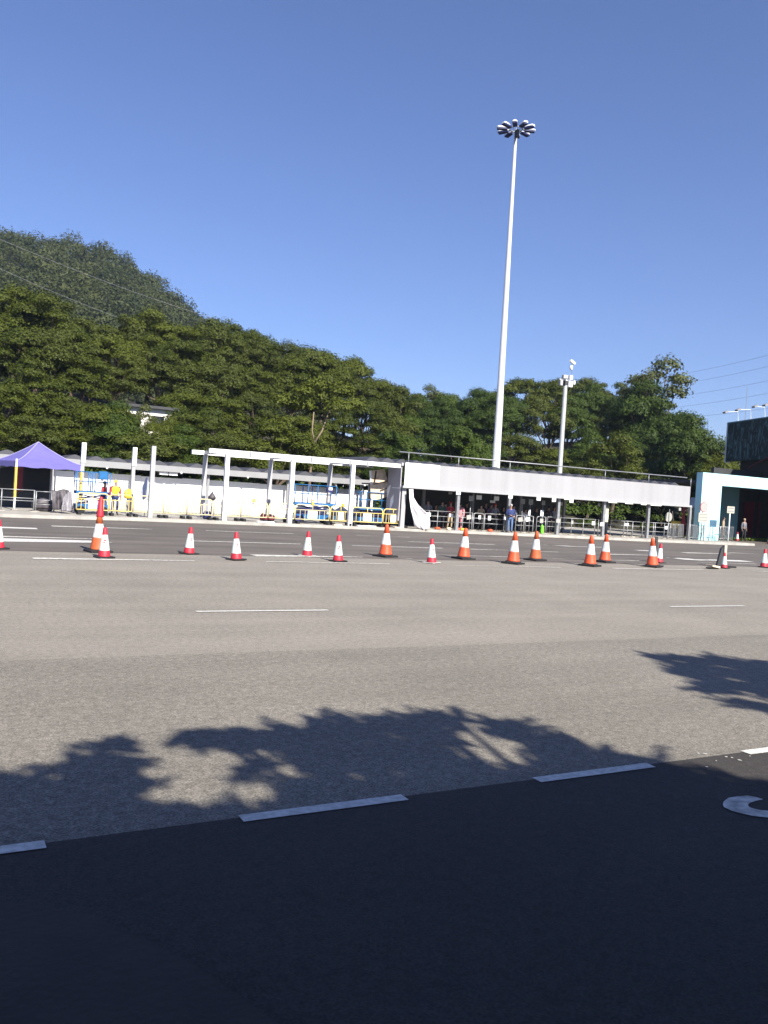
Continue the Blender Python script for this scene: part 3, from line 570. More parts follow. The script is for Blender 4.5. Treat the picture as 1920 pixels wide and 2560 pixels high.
while xx < hx1-.2:
    e = min(xx+2.44, hx1); MB().bx(xx+.003, e-.003, YR+.75, YR+.80, PZ, 2.16+.02*math.sin(k*2.3)).build('panel', M['white2'], hw); xx = e; k += 1
MB().bx(hx0, hx1, YR+.72, YR+.748, PZ, .55).build('skirting', M['lgrey'], hw)
bd = thing('ticket_booth', (3, YR, PZ), 'dark panelled booth in the shade behind the purple tent', 'booth')
bx0 = W(-120, 1200, 47.2)[0]; bx1 = W(*r1(885, 700), 47.2)[0]
MB().bx(bx0, bx1, 47.2, 49.6, PZ, 2.42).build('wall', M['dgrey'], bd)
for a, b in ((5, 60), (75, 225), (300, 385), (425, 860)):
    x0, z1 = W(*r1(a, 560), 47.17); x1, z0 = W(*r1(b, 900), 47.17); MB().bx(x0, x1, 47.16, 47.197, .95, 2.3).build('window', M['glass'] if b < 300 or a > 400 else M['maroon'], bd)
MB().bx(bx1-.06, bx1+.04, 47.1, 47.19, PZ, 2.42).build('corner_trim', M['galv'], bd)
# white house in the wood
hx, hz = W(320*S, 925*S, 63.5); ho = thing('white_house', (hx, 63.5, terr(320*S, 63.5)), 'pale house half hidden among the trees left of the middle', 'house')
hp_ = lambda x, y, Y=63.5: (W(x*S, y*S, Y)[0], W(x*S, y*S, Y)[1])
a = hp_(250, 866); b = hp_(372, 950)
MB().bx(a[0], b[0], 63.5, 67, terr(320*S, 63.5)-.5, a[1]-.3).build('wall', M['house'], ho)
MB().bx(a[0]-.3, b[0]+.3, 63.1, 67.3, a[1]-.3, a[1]-.1).build('roof', M['dgrey'], ho)
for u in (.22, .62): xw = a[0]+(b[0]-a[0])*u; MB().bx(xw, xw+.9, 63.45, 63.497, a[1]-1.7, a[1]-.8).build('window', M['glass'], ho)
# ------------------------------------------------------------------ masts
def shaft(x, y, z1, r0, r1_, parent, m='white', joints=()):
    n = 24; prof = [(r0*1.25, PZ), (r0*1.25, PZ+.05), (r0, PZ+.06)]
    js = list(joints)+[z1]; z0 = PZ+.06; k = 0
    for zj in js:
        ra = r0+(r1_-r0)*(zj-PZ)/(z1-PZ); prof += [(ra+.012, zj-.02), (ra, zj)]
    o = MB().lathe([(r, z) for r, z in prof], (x, y, 0), n).build('shaft', M[m], parent, smooth=True); return o
mx, my = W(1241, 1160, 51)[0], 51.0; mtop = W(1282, 318, 51)[1]
mt = thing('high_mast_light', (mx, my, PZ), 'very tall tapered white mast crowned by a ring of floodlights', 'light mast')
shaft(mx, my, mtop-.35, .315, .095, mt, 'mast', (9.6, 19.5))
hd = MB(); hz0 = mtop-.05
rn = [(mx+.46*math.cos(a), my+.46*math.sin(a), hz0) for a in [2*math.pi*k/24 for k in range(25)]]; hd.tube(rn, .04, 6, cap=False)
for k in range(4): hd.tube([(mx, my, hz0-.3), (mx+.46*math.cos(k*1.571+.4), my+.46*math.sin(k*1.571+.4), hz0)], .025, 5)
hd.tube([(mx, my, hz0-.4), (mx, my, hz0+.12)], [.10, .03], 8); hd.build('ring', M['galv'], mt, smooth=True)
MB().bx(mx-.2, mx-.02, my-.45, my-.15, hz0-.72, hz0-.2).build('winch_box', M['dgrey'], mt)
for k in range(10):
    a = 2*math.pi*(k+.35)/10; d = Vector((math.cos(a), math.sin(a), -.02)).normalized(); u = Vector((-math.sin(a), math.cos(a), 0)); nz = d.cross(u); nz = nz if nz.z > 0 else -nz
    b = Vector((mx, my, hz0)); f = MB()
    st = [(.50, .07, .05), (.72, .12, .08), (.95, .17, .15), (1.25, .20, .17), (1.40, .14, .11)]
    vs = []; fs = []
    for (q, hw_, hh) in st:
        for j in range(9):
            th = math.pi*j/8; vs.append(b+d*q+u*hw_*math.cos(th)+nz*hh*math.sin(th))
    for i in range(len(st)-1):
        for j in range(8): fs.append((i*9+j, i*9+j+1, (i+1)*9+j+1, (i+1)*9+j))
        fs.append((i*9+8, i*9, (i+1)*9, (i+1)*9+8))
    fs += [tuple(range(8, -1, -1)), tuple(range(len(vs)-9, len(vs)))]
    fo = f.add(vs, fs).build('floodlight', M['white'], mt, smooth=True)
    g = MB(); g.obox(b+d*1.0-nz*.055, d, u, nz, .36, .16, .05); g.build('lens', M['navy'], fo)
    MB().tube([b+d*.44, b+d*.55], .03, 6).build('bracket', M['galv'], fo)
mt.rotation_euler = (0, R_(-0.4), 0)
cx2, cy2 = W(1399, 1180, 51)[0], 51.0; ct = W(1409, 963, 51)[1]
cm = thing('camera_mast', (cx2, cy2, PZ), 'shorter pale mast with boxes and a small camera on top', 'camera mast')
shaft(cx2, cy2, ct, .20, .15, cm, 'mast2', (5.4, ct-.9))
MB().bx(cx2-.16, cx2+.16, cy2-.16, cy2+.16, ct, ct+.34).build('head', M['dgrey'], cm)
MB().bx(cx2-.62, cx2+.45, cy2-.06, cy2+.06, ct+.36, ct+.44).build('cross_arm', M['white'], cm)
for dx, z0, z1, wd in ((-.62, -.1, .36, .26), (.26, -.12, .34, .38), (.28, .45, .78, .30), (-.25, .45, .75, .46), (.62, .1, .42, .16)):
    MB().bx(cx2+dx-wd/2, cx2+dx+wd/2, cy2-.32, cy2-.065, ct+z0, ct+z1).build('floodlight', M['white'] if dx > 0 else M['lgrey'], cm, bevel=.03)
xk, zk = W(*(1360+440/6.32, 860+285/6.32), 50.8)
MB().tube([(cx2+.45, 50.8, ct+.44), (xk-.02, 50.8, zk-.1)], .02, 6).build('rod', M['galv'], cm)
MB().lathe([(.03, -.62), (.12, -.6), (.12, -.3), (.05, -.26)], (xk-.02, 50.8, zk), 10).build('camera_housing', M['white'], cm, smooth=True)
MB().obox((xk+.06, 50.8, zk), (.9, 0, -.42), (0, 1, 0), (.42, 0, .9), .24, .1, .085).build('camera', M['white'], cm)
# ------------------------------------------------------------------ power lines
def cable(a, b, sag, lab, r):
    a, b = Vector(a), Vector(b); pts = [a.lerp(b, i/24)+Vector((0, 0, -sag*4*(i/24)*(1-i/24))) for i in range(25)]
    o = MB().tube(pts, r, 5).build('power_line', M['galv'], loc=tuple(a)); tag(o, lab, 'cable', 'overhead power lines')
names = ['topmost', 'second', 'third', 'fourth', 'lowest']
for i, (yl, yr) in enumerate([(818, 765), (838, 790), (862, 822), (884, 850), (905, 884)]):
    cable(at_depth(1410*S, yl*S, 260), at_depth(1700*S, (yr-8)*S, 170), .5, '%s of the faint power lines in the sky right of the wood' % names[i], .028)
for i, (y0, x1_, y1_) in enumerate([(508, 470, 690), (570, 400, 735), (480, 520, 700)][:2]):
    cable(at_depth(-60*S, y0*S-20, 110), at_depth(x1_*S, y1_*S, 135), .6, '%s pale power line running down across the hill' % ('upper', 'lower')[i], .022)
# ------------------------------------------------------------------ purple tent
tx, ty = G(34.7, 1275, PZ); TS = 3.15
tn = thing('gazebo_tent', (tx, ty, 0), 'purple peaked pop-up tent on thin legs at the left edge', 'tent', None, R_(15))
EZ0, EZ1, AP = 2.20, 2.46, W(87, 1105, ty+1.9)[1]
def tent_top(u, v):
    q = max(abs(2*u-1), abs(2*v-1)); return (TS*u, TS*v, EZ1+(AP-EZ1)*(1-q)**1.35)
c = MB().sheet(tent_top, 24, 24, .01, (0, 0, -1)).build('canopy', M['purple'], tn, local=True, smooth=True)
vl = MB()
def val(x0, y0, x1, y1):
    def f(u, v): return (x0+(x1-x0)*u, y0+(y1-y0)*u, EZ1-.005-(EZ1-EZ0)*v+(.02*math.sin(u*18)*v))
    vl.sheet(f, 24, 3, .012/TS, (-(y1-y0), x1-x0, 0))
val(0, 0, TS, 0); val(TS, 0, TS, TS); val(TS, TS, 0, TS); val(0, TS, 0, 0); vl.build('valance', M['purple'], tn, local=True)
for (u, v) in ((0, 0), (1, 0), (0, 1), (1, 1)):
    pts = [tent_top(.5+(u-.5)*k/10, .5+(v-.5)*k/10) for k in range(11)]
    MB().tube([(p[0], p[1], p[2]+.015) for p in pts], .022, 6).build('piping', M['purpleb'], c, local=True)
    lx, ly = TS*u, TS*v; l = MB().bx(lx-.035, lx+.035, ly-.035, ly+.035, PZ, EZ1+(.10 if (u, v) == (0, 0) else -.02)).build('leg', M['white'], tn, local=True)
    if v == 0:
        tp = MB()
        for k in range(22): tp.bx(lx-.052, lx+.052, ly-.052, ly+.052, .75+k*.066, .75+k*.066+.048)
        tp.build('tape', M['yellow'], l, local=True)
    MB().bx(lx-.12, lx+.12, ly-.12, ly+.12, PZ+.002, PZ+.05).build('foot', M['concrete'], l, local=True)
# ------------------------------------------------------------------ galvanised queue railings
def railing(x0, x1, y, label, posts, rails=(.45, .75, 1.05), arch=False, base=True, r=.026, cat='railing', group='galvanised queue railings'):
    t = thing('queue_railing', ((x0+x1)/2, y, PZ), label, cat, group); f = MB()
    for z in rails:
        if arch and z == rails[-1]: continue
        f.tube([(x0, y, PZ+z), (x1, y, PZ+z)], r*.8, 6)
    if arch: f.tube([(x0, y, PZ), (x0, y, PZ+rails[-1]-.12), (x0+.04, y, PZ+rails[-1]-.03), (x0+.13, y, PZ+rails[-1]), (x1-.13, y, PZ+rails[-1]), (x1-.04, y, PZ+rails[-1]-.03), (x1, y, PZ+rails[-1]-.12), (x1, y, PZ)], r, 6)
    f.build('rails', M['galv'], t, smooth=True)
    for x in posts:
        p = MB().tube([(x, y, PZ), (x, y, PZ+rails[-1])], r*1.15, 6).build('post', M['galv'], t, smooth=True)
        if base: MB().lathe([(.20, 0), (.19, .03), (.06, .05)], (x, y, PZ+.001), 10).build('foot', M['concrete'], p)
    return t
YQ = 42.1
X6 = lambda x, Y=YQ: W(*r6(x, 900), Y)[0]
X7 = lambda x, Y=YQ: W(*r7(x, 850), Y)[0]
X8 = lambda x, Y=YQ: W(*r8(x, 850), Y)[0]
railing(X6(60), X6(605), YQ, 'three-bar railing between the white drape and the first shelter column', [X6(150), X6(300)])
railing(X6(640), X6(905), YQ, 'short railing just right of the first column, by the person in pink', [X6(735), X6(900)])
railing(X6(925), X6(1100), YQ, 'narrow arched railing below the square notice on a pole', [X6(925)], arch=True)
railing(X6(1115), X6(1460), YQ, 'railing ending beside the man in the navy vest', [X6(1115), X6(1455)])
for a, b, l in ((130, 272, 'small arched railing just right of the man in the navy vest'), (295, 430, 'small arched railing carrying a tilted white notice'), (490, 645, 'small arched railing beside the lime green bag')): railing(X7(a), X7(b), YQ, l, [X7(b)], arch=True)
railing(X7(750), X7(905), YQ+.5, 'arched railing wrapped round the third shelter column', [X7(760)], arch=True)
railing(X7(895), X7(1560), YQ, 'long railing between the third and fourth shelter columns', [X7(895), X7(1095), X7(1300), X7(1500), X7(1560)])
railing(X8(420), X8(870), YQ, 'doubled railing left of the fifth shelter column', [X8(480), X8(540), X8(630), X8(800)])
railing(X8(440), X8(860), YQ+1.2, 'rear railing seen through the bars left of the fifth column', [X8(470), X8(700), X8(850)])
railing(X8(900), X8(1290), YQ, 'doubled railing right of the fifth shelter column', [X8(990), X8(1020), X8(1180), X8(1285)])
def barred(x0, x1, y, label, n, lean=0.0):
    t = thing('crowd_barrier', ((x0+x1)/2, y, PZ), label, 'barrier', 'bare galvanised crowd barriers'); f = MB(); h = 1.05
    f.tube([(x0, y, PZ), (x0+lean, y, PZ+h), (x1+lean, y, PZ+h), (x1, y, PZ)], .024, 6); f.tube([(x0, y, PZ+.18), (x1, y, PZ+.18)], .018, 6); f.build('frame', M['galv'], t, smooth=True)
    b = MB()
    for k in range(1, n): xx = x0+(x1-x0)*k/n; b.tube([(xx+lean*.17, y, PZ+.18), (xx+lean, y, PZ+h)], .012, 5)
    b.build('bars', M['galv'], t); return t
x9 = lambda x: W(*r9(x, 1900), 41.4)[0]
for i, (a, b, l, ln) in enumerate([(-55, 45, 'bare steel crowd barrier left of the last shelter column', .05), (52, 160, 'bare steel crowd barrier below the yellow machinery', .0), (150, 215, 'bare steel crowd barrier touching the last shelter column', -.05), (245, 345, 'bare steel crowd barrier right of the last shelter column', .04), (330, 470, 'bare steel crowd barrier under the round red-ringed sign', -.12), (455, 560, 'leaning bare steel crowd barrier before the gate pillar', .15), (640, 760, 'bare steel crowd barrier in front of the gate opening', .18), (700, 800, 'second crowd barrier nested before the gate opening', -.16), (770, 880, 'rightmost bare crowd barrier, below the cream sign', .06)]):
    barred(x9(a), x9(b), 41.4+.16*(i % 3)+.1, l, 7, ln)
railing(W(*r1(-60, 1100), 42.3)[0], W(*r1(600, 1100), 42.3)[0], 42.3, 'grey railing under the purple tent', [W(*r1(25, 1100), 42.3)[0], W(*r1(590, 1100), 42.3)[0]], rails=(.5, .62, 1.0))
railing(W(*r1(622, 1100), 42.8)[0], W(*r1(945, 1100), 42.8)[0], 42.8, 'thin grey railing right of the tent, half covered by the black tarp', [W(*r1(622, 1100), 42.8)[0], W(*r1(940, 1100), 42.8)[0]], rails=(.35, .55, .95))
# paper notices on the rails, pole signs, hanging signs
def notice(p, wd, h, label, m='white', Y=YQ-.06, tilt=0.0, name='paper_notice'):
    x, z = W(*p, Y); b = MB(); b.obox((x, Y, z), (math.cos(tilt), 0, math.sin(tilt)), (0, 1, 0), (-math.sin(tilt), 0, math.cos(tilt)), wd/2, .008, h/2)
    o = b.build(name, M[m], loc=(x, Y, z)); return tag(o, label, 'notice', 'notices on the railings')
notice(r6(145, 805), .31, .22, 'white paper notice on the railing nearest the drape'); notice(r6(537, 818), .29, .19, 'white paper notice on the railing left of the first column')
notice(r6(845, 850), .32, .26, 'greyish tilted notice on the railing under the pole sign', 'sign', tilt=.15); notice(r6(1030, 852), .17, .22, 'small white notice on the arched railing')
notice(r6(1200, 865), .2, .26, 'white notice on the railing left of the man'); notice(r6(1460, 870), .17, .19, 'small white notice at the end of the railing by the man')
notice(r7(215, 752), .34, .26, 'grey tilted notice low on the first small arched railing', 'sign', tilt=.12); notice(r7(342, 750), .34, .24, 'white tilted notice low on the second small arched railing', tilt=.2); notice(r7(580, 775), .26, .27, 'grey notice low on the arched railing by the lime bag', 'sign')
notice(r7(870, 775), .34, .24, 'grey notice wrapped on the third shelter column rail', 'sign', Y=YQ-.8); notice(r7(1110, 800), .18, .22, 'small grey notice on the long railing', 'sign'); notice(r7(1472, 815), .22, .24, 'white notice near the right end of the long railing'); notice(r7(1622, 835), .3, .22, 'white notice on the fourth shelter column', Y=YF-.12)
notice(r8(530, 770), .34, .18, 'white notice on the doubled railing left of the fifth column'); notice(r8(1215, 828), .18, .24, 'white notice on the doubled railing right of the fifth column')
notice(r7(370, 632), .14, .36, 'narrow white board on the middle pole sign'); notice(r7(587, 642), .22, .36, 'white board on the pole sign nearest the third column')
o = notice(r8(182, 600), .32, .95, 'tall white notice board against the fourth shelter column', 'cream', Y=YF+.2, name='notice_board'); MB().bx(o.location.x-.12, o.location.x+.12, YF+.17, YF+.19, o.location.z-.3, o.location.z+.02).build('poster', M['white'], o)
def pole_sign(p, wd, h, ybot, label, m='sign', Y=YQ+.3, pole='galv', lines=3):
    x, z = W(*p, Y); t = thing('pole_sign', (x, Y, PZ), label, 'sign', 'square signs on poles')
    MB().tube([(x, Y, PZ), (x, Y, z-h/2+.02)], .028, 6).build('pole', M[pole], t, smooth=True); f = MB().bx(x-wd/2, x+wd/2, Y-.045, Y-.03, z-h/2, z+h/2).build('plate', M[m], t)
    for k in range(lines):
        g = MB(); zz = z+h*(.5-(k+.8)/(lines+.6)); q = -wd*.36
        while q < wd*.34: e = q+rng.uniform(.03, .07); g.bx(x+q, x+min(e, wd*.38), Y-.048, Y-.0452, zz-.017, zz+.017); q = e+.02
        g.build('text_line', M['signt'], f)
pole_sign(r6(880, 525), .32, .31, 780, 'square grey sign on a pole right of the person in pink')
pole_sign(r7(255, 442), .28, .30, 710, 'square grey sign on a pole just right of the man in navy'); pole_sign(r7(390, 450), .32, .32, 710, 'square grey sign on the middle pole'); pole_sign(r7(607, 465), .25, .27, 720, 'smaller grey sign on a pole left of the third column')
def hang(p, wd, h, label, m='white', Y=43.0):
    x, z = W(*p, Y); t = thing('hanging_sign', (x, Y, z-h/2), label, 'sign', 'signs hanging from the shelter soffit'); MB().bx(x-wd/2, x+wd/2, Y-.02, Y+.02, z-h/2, z+h/2).build('plate', M[m], t)
    for q in (-.35, .35): MB().tube([(x+q*wd, Y, z+h/2-.01), (x+q*wd, Y, FZ0+.03)], .008, 5).build('hanger', M['galv'], t)
hang(r6(1020, 508), .38, .26, 'white hanging sign right of the square pole sign'); hang(r6(1322, 527), .36, .26, 'white hanging sign above the red cap'); hang(r6(1255, 582), .38, .16, 'low white hanging sign over the queue', Y=44); hang(r6(525, 437), .24, .12, 'small grey hanging sign left of the first column', 'sign'); hang(r7(775, 440), .22, .18, 'small grey hanging sign left of the third column', 'sign'); hang(r7(915, 480), .26, .22, 'grey hanging sign right of the third column', 'sign'); hang(r8(1448, 505), .22, .20, 'grey hanging sign near the right end', 'sign'); hang(r8(50, 430), .2, .2, 'grey hanging sign left of the fourth column', 'sign')
def number_board(p, label):
    x, z = W(*p, 41.18); t = thing('number_board', (x, 41.18, z-.13), label, 'sign', 'numbered boards under the fascia'); MB().bx(x-.15, x+.15, 41.17, 41.19, z-.15, z+.13).build('plate', M['white'], t)
    g = MB(); g.bar((x-.05, 41.163, z+.07), (x, 41.163, z-.06), .03, .006); g.bar((x+.05, 41.163, z+.07), (x, 41.163, z-.06), .03, .006); g.build('mark', M['signt'], t)
for p, l in ((r6(665, 415), 'first white number board above the first shelter column'), (r7(45, 345), 'white number board above the man in navy'), (r7(530, 380), 'white number board midway between second and third columns'), (r7(795, 402), 'white number board just left of the third column'), (r7(1097, 420), 'white number board right of the third column')): number_board(p, l)
# street signs by the gate
def fsign(px, Y, wd, label, round_=None):
    pass
x, z = W(*r9(427, 1500), 41.3); t = thing('prohibition_sign', (x, 41.3, PZ), 'round grey sign with a red rim above a cream text plate', 'road sign')
rad = 68/5.3958/FPX*at_depth(1759, 1268, 1)[1]*0+.36
d = MB(); d.tube([(x, 41.27, z), (x, 41.29, z)], rad, 28); d.build('rim', M['red'], t); d = MB(); d.tube([(x, 41.262, z), (x, 41.2695, z)], rad*.88, 28); d.build('face', M['sign'], t)
px_, pz_ = W(*r9(420, 1638), 41.3); pl = MB().bx(px_-.48, px_+.46, 41.27, 41.29, pz_-.32, pz_+.32).build('text_plate', M['cream'], t)
for k in range(3):
    g = MB(); zz = pz_+.2-.2*k; q = -.38
    while q < .36: e = q+rng.uniform(.05, .12); g.bx(px_+q, px_+min(e, .4), 41.264, 41.2695, zz-.045, zz+.045); q = e+.035
    g.build('text_line', M['grey'], pl)
for dx in (-.06, .2): MB().tube([(px_+dx, 41.33, PZ), (px_+dx, 41.33, z+.1 if dx < 0 else pz_+.3)], .03, 8).build('pole', M['galv'], t, smooth=True)
x, z = W(*r9(787, 1535), 41.3); t = thing('text_sign', (x, 41.3, PZ), 'cream rectangular sign on a single white pole before the gate', 'road sign')
pl = MB().bx(x-.37, x+.37, 41.25, 41.27, z-.24, z+.24).build('plate', M['cream'], t); MB().tube([(x, 41.31, PZ), (x, 41.31, z+.15)], .038, 8).build('pole', M['white'], t, smooth=True)
for k in range(2):
    g = MB(); zz = z+.11-.21*k; q = -.3
    while q < .26: e = q+rng.uniform(.05, .1); g.bx(x+q, x+min(e, .31), 41.243, 41.2495, zz-.06, zz+.06); q = e+.03
    g.build('text_line', M['grey'], pl)
# ------------------------------------------------------------------ gate and billboard at the right
GY = 42.6
gx0 = W(*r9(402, 1300), GY)[0]; gx1 = W(*r9(668, 1300), GY)[0]; gzt = W(*r9(410, 1028), GY)[1]; gzb = W(*r9(690, 1212), GY)[1]
gt = thing('portal_gate', (gx0+6, GY+1.5, 0), 'turquoise square portal over a dark vehicle lane at the right', 'gate')
MB().bx(gx0, gx1, GY, GY+.55, PZ, gzt).build('pillar', M['teal'], gt)
MB().bx(gx1, gx0+16, GY, GY+.55, gzb, gzt).build('beam', M['teal'], gt)
MB().bx(gx0+14, gx0+16, GY, GY+.55, 0, gzb).build('pillar', M['teal'], gt)
iw = W(*r9(905, 1400), GY+5)[0]
MB().bx(W(1768, 1250, GY+5)[0], iw, GY+5.0, GY+5.2, PZ, gzb+.5).build('inner_panel', M['teald'], gt)  # deep teal puts the passage's shade into the gate's own turquoise
MB().bx(iw+.3, gx0+22, GY+8, GY+8.3, 0, 6).build('inner_wall', M['dgrey'], gt)
MB().bx(gx1+.05, gx0+16, GY+.56, GY+8, gzb+.2, gzb+.4).build('ceiling', M['dgrey'], gt)
for a in (1025, 1215):
    x0 = W(*r9(a, 1700), GY+7.6)[0]; MB().bx(x0-.30, x0+.32, GY+7.3, GY+7.9, 0, 3.3).build('column', M['maroon'], gt)
gr = []
g0 = G(*r9(935, 1948)); 
V = []; 
cen = np.stack([rng.uniform(51.8, 70, 5200), rng.uniform(47.4, 49.0, 5200), np.full(5200, .06)+rng.random(5200)*.16], 1); nn = rng.normal(size=(5200, 3)); nn[:, 2] *= .3; nn /= np.linalg.norm(nn, axis=1)[:, None]
V, F = leaf_quads(cen, nn, .07, 1.0); me = np_mesh('grass_strip', V, F); me.materials.append(leaf_mat('grass', (.07, .11, .015), (.14, .2, .03))); o = bpy.data.objects.new('grass_strip', me); COL.objects.link(o); tag(o, 'strip of short green grass at the foot of the dark inner wall', 'grass', kind='stuff')
art = bpy.data.materials.new('billboard picture'); art.use_nodes = True; t_ = art.node_tree; b_ = t_.nodes['Principled BSDF']; b_.inputs['Roughness'].default_value = .6
tc = t_.nodes.new('ShaderNodeTexCoord'); n1 = t_.nodes.new('ShaderNodeTexNoise'); n1.inputs['Scale'].default_value = 1.6; n1.inputs['Detail'].default_value = 7; n1.inputs['Distortion'].default_value = 1.5
mp = t_.nodes.new('ShaderNodeMapping'); mp.inputs['Scale'].default_value = (1, 1.2, .55); t_.links.new(tc.outputs['Object'], mp.inputs[0]); t_.links.new(mp.outputs[0], n1.inputs['Vector'])
cr = t_.nodes.new('ShaderNodeValToRGB'); cr.color_ramp.elements[0].position = .48; cr.color_ramp.elements[0].color = (.004, .016, .014, 1); cr.color_ramp.elements[1].position = .64; cr.color_ramp.elements[1].color = (.10, .17, .18, 1)
t_.links.new(n1.outputs[0], cr.inputs[0]); t_.links.new(cr.outputs[0], b_.inputs['Base Color'])
A = Vector(at_depth(*r9(757, 375), 80)); A2 = Vector(at_depth(*r9(748, 885), 80)); B = Vector(at_depth(1920, 1044.6, 73.4)); dirb = Vector(((B-A).x, (B-A).y, 0)).normalized(); nb = Vector((dirb.y, -dirb.x, 0)); nb = -nb if nb.dot(Vector((0, 0, 2))-A) < 0 else nb
LB = 15.0; zt_, zb_ = A.z, A2.z
bb = thing('billboard', (A.x+dirb.x*7, A.y+dirb.y*7, 0), 'large dark billboard with a leafy picture and floodlights along its top', 'billboard')
q0 = Vector((A.x, A.y, 0))
MB().prism([(*(q0+dirb*s).xy, z) for s, z in ((0, zb_), (LB, zb_), (LB, zt_), (0, zt_))], -nb*.5).build('panel', art, bb)
MB().prism([(*(q0+dirb*s+nb*.05).xy, z) for s, z in ((-.12, zb_-.1), (.0, zb_-.1), (.0, zt_+.12), (-.12, zt_+.12))], -nb*.5).build('frame_edge', M['white'], bb)
MB().prism([(*(q0+dirb*s+nb*.05).xy, z) for s, z in ((.0, zt_+.003), (LB, zt_+.003), (LB, zt_+.12), (.0, zt_+.12))], -nb*.5).build('frame_edge', M['teald'], bb)
MB().prism([(*(q0+dirb*s-nb*.6).xy, z) for s, z in ((1.6, -.1), (LB, -.1), (LB, zb_+.5), (1.6, zb_+.5))], -nb*.4).build('base_wall', M['brown'], bb)
hb = MB(); pts = [q0+dirb*(4.6+k*.5)+nb*.3+Vector((0, 0, zb_-.75+1.5*math.sin(min(k/14, 1)*1.4))) for k in range(20)]; hb.tube(pts, .06, 8); hb.build('curved_trim', M['maroon'], bb)
for fx_, fy_, bx_, by_ in ((725, 215, 880, 340), (890, 185, 1050, 320), (1120, 140, 1240, 290), (1262, 120, 1380, 265)):
    # lamp head out in front of the panel on an arm from its top edge
    d = ray(*r9(bx_, by_)); k_ = (A-Vector((0, 0, 2))).dot(nb)/Vector(d).dot(nb); base = Vector((0, 0, 2))+Vector(d)*k_; base.z = zt_+.1
    d2 = Vector(ray(*r9(fx_, fy_))); kk = ((A+nb*2.2)-Vector((0, 0, 2))).dot(nb)/d2.dot(nb); head = Vector((0, 0, 2))+d2*kk
    f = MB(); f.obox(head, dirb, nb+Vector((0, 0, -.5)), Vector((0, 0, 1))+nb*.5, .24, .17, .07).build('floodlight', M['grey'], bb)
    MB().tube([base-nb*.1, base+Vector((0, 0, .9)), head], .025, 5).build('arm', M['white'], bb)
x, z = W(1866, 1000, 70); MB().tube([(x, 70, 0), (x, 70, z+1.6)], .03, 5).build('antenna_pole', M['galv'], loc=(x, 70, 0)); tag(bpy.data.objects['antenna_pole'], 'thin bare antenna pole rising behind the billboard', 'pole')
x, z = W(*r9(310, 1445), 44.5)
def bsheet(u, v): return (x-.45+.95*u, 44.5+.12*math.sin(u*7+v*3), z+.35-.75*v+.06*math.sin(u*5))
o = MB().sheet(bsheet, 10, 8, .012).build('plastic_sheet', M['cloth2'], loc=(x, 44.5, z), smooth=True); tag(o, 'pale blue plastic sheet bunched between the shelter end and the gate', 'sheet')
MB().tube([(x, 44.6, PZ), (x, 44.6, z)], .04, 6).build('pole', M['galv'], o)
# ------------------------------------------------------------------ yellow and white site barriers
def site_barrier(pa, pb, label, m='ypale', infill=False, plate=True, nb_=7, Y=41.75, dy=0.0):
    xa, xb_ = W(pa[0], pa[1], Y)[0], W(pb[0], pb[1], Y)[0]; L_ = xb_-xa; ang = math.atan2(dy, L_)
    t = thing('site_barrier', (xa, Y, PZ), label, 'barrier', 'tubular site barriers', ang); h = 1.02; r = .03; b0 = .24
    f = MB(); f.tube([(0, 0, b0), (0, 0, h-.16), (.04, 0, h-.06), (.14, 0, h), (L_-.14, 0, h), (L_-.04, 0, h-.06), (L_, 0, h-.16), (L_, 0, b0), (0, 0, b0)], r, 6); f.tube([(0, 0, .74), (L_, 0, .74)], r*.8, 6); f.tube([(L_/2, 0, .74), (L_/2, 0, h)], r*.7, 6)
    f.build('frame', M[m], t, local=True, smooth=True)
    b = MB()
    for k in range(1, nb_):
        xx = L_*k/nb_; b.tube([(xx, 0, b0), (xx, 0, .74)], r*.55, 5)
    b.build('bars', M[m], t, local=True)
    if plate: MB().bx(L_*.36, L_*.64, -.035, -.022, b0+.06, .70).build('plate', M['white'], t, local=True)
    if infill: MB().bx(.05, L_-.05, .0, .008, .765, h-.05).build('infill', M['wallgrey'], t, local=True)
    for xx in (.12, L_-.12): MB().bx(xx-.07, xx+.07, -.28, .28, 0.001, .14).build('foot', M['black'], t, local=True)
    return t
SB = [(r2(150, 1050), r2(700, 1050), 'bright yellow site barrier in front of the first blue lift', 'sbar', 0, 1), (r2(715, 1080), r2(1110, 1080), 'yellow site barrier in front of the worker in the yellow vest', 'sbar', 0, 0), (r2(1130, 1100), r2(1640, 1100), 'pale site barrier in front of the slim third post', 'ypale', 0, 1),
      (r3(60, 1100), r3(440, 1100), 'pale site barrier left of the frame, almost lost against the white wall', 'ypale', 0, 1), (r3(470, 1100), r3(905, 1100), 'pale site barrier before the black folded umbrella', 'ypale', 0, 0), (r3(935, 1100), r3(1380, 1100), 'pale site barrier with grey top panel, at the first frame upright', 'ypale', 1, 1),
      (r4(-115, 1050), r4(335, 1050), 'pale site barrier with grey top panel and a yellow lamp', 'ypale', 1, 1), (r4(360, 1080), r4(800, 1080), 'yellow-white site barrier between the second upright and the thick upright', 'ypale', 1, 1), (r4(818, 1100), r4(1405, 1100), 'wide site barrier before the lift with the navy plate', 'ypale', 0, 1), (r4(1425, 1120), r5(255, 1120), 'site barrier between the two right-hand lifts', 'sbar', 0, 1),
      (r5(272, 1120), r5(800, 1120), 'wide site barrier before the rightmost blue lift', 'sbar', 0, 1), (r5(820, 1120), r5(1150, 1120), 'narrow site barrier before the grey end wall', 'sbar', 0, 1), (r5(1165, 1120), r5(1290, 1120), 'last site barrier, turned edgewise beside the white drape', 'sbar', 0, 0)]
for a, b, l, m, inf, pl in SB: site_barrier(a, b, l, m, inf, pl, dy=1.0 if 'edgewise' in l else 0.0)
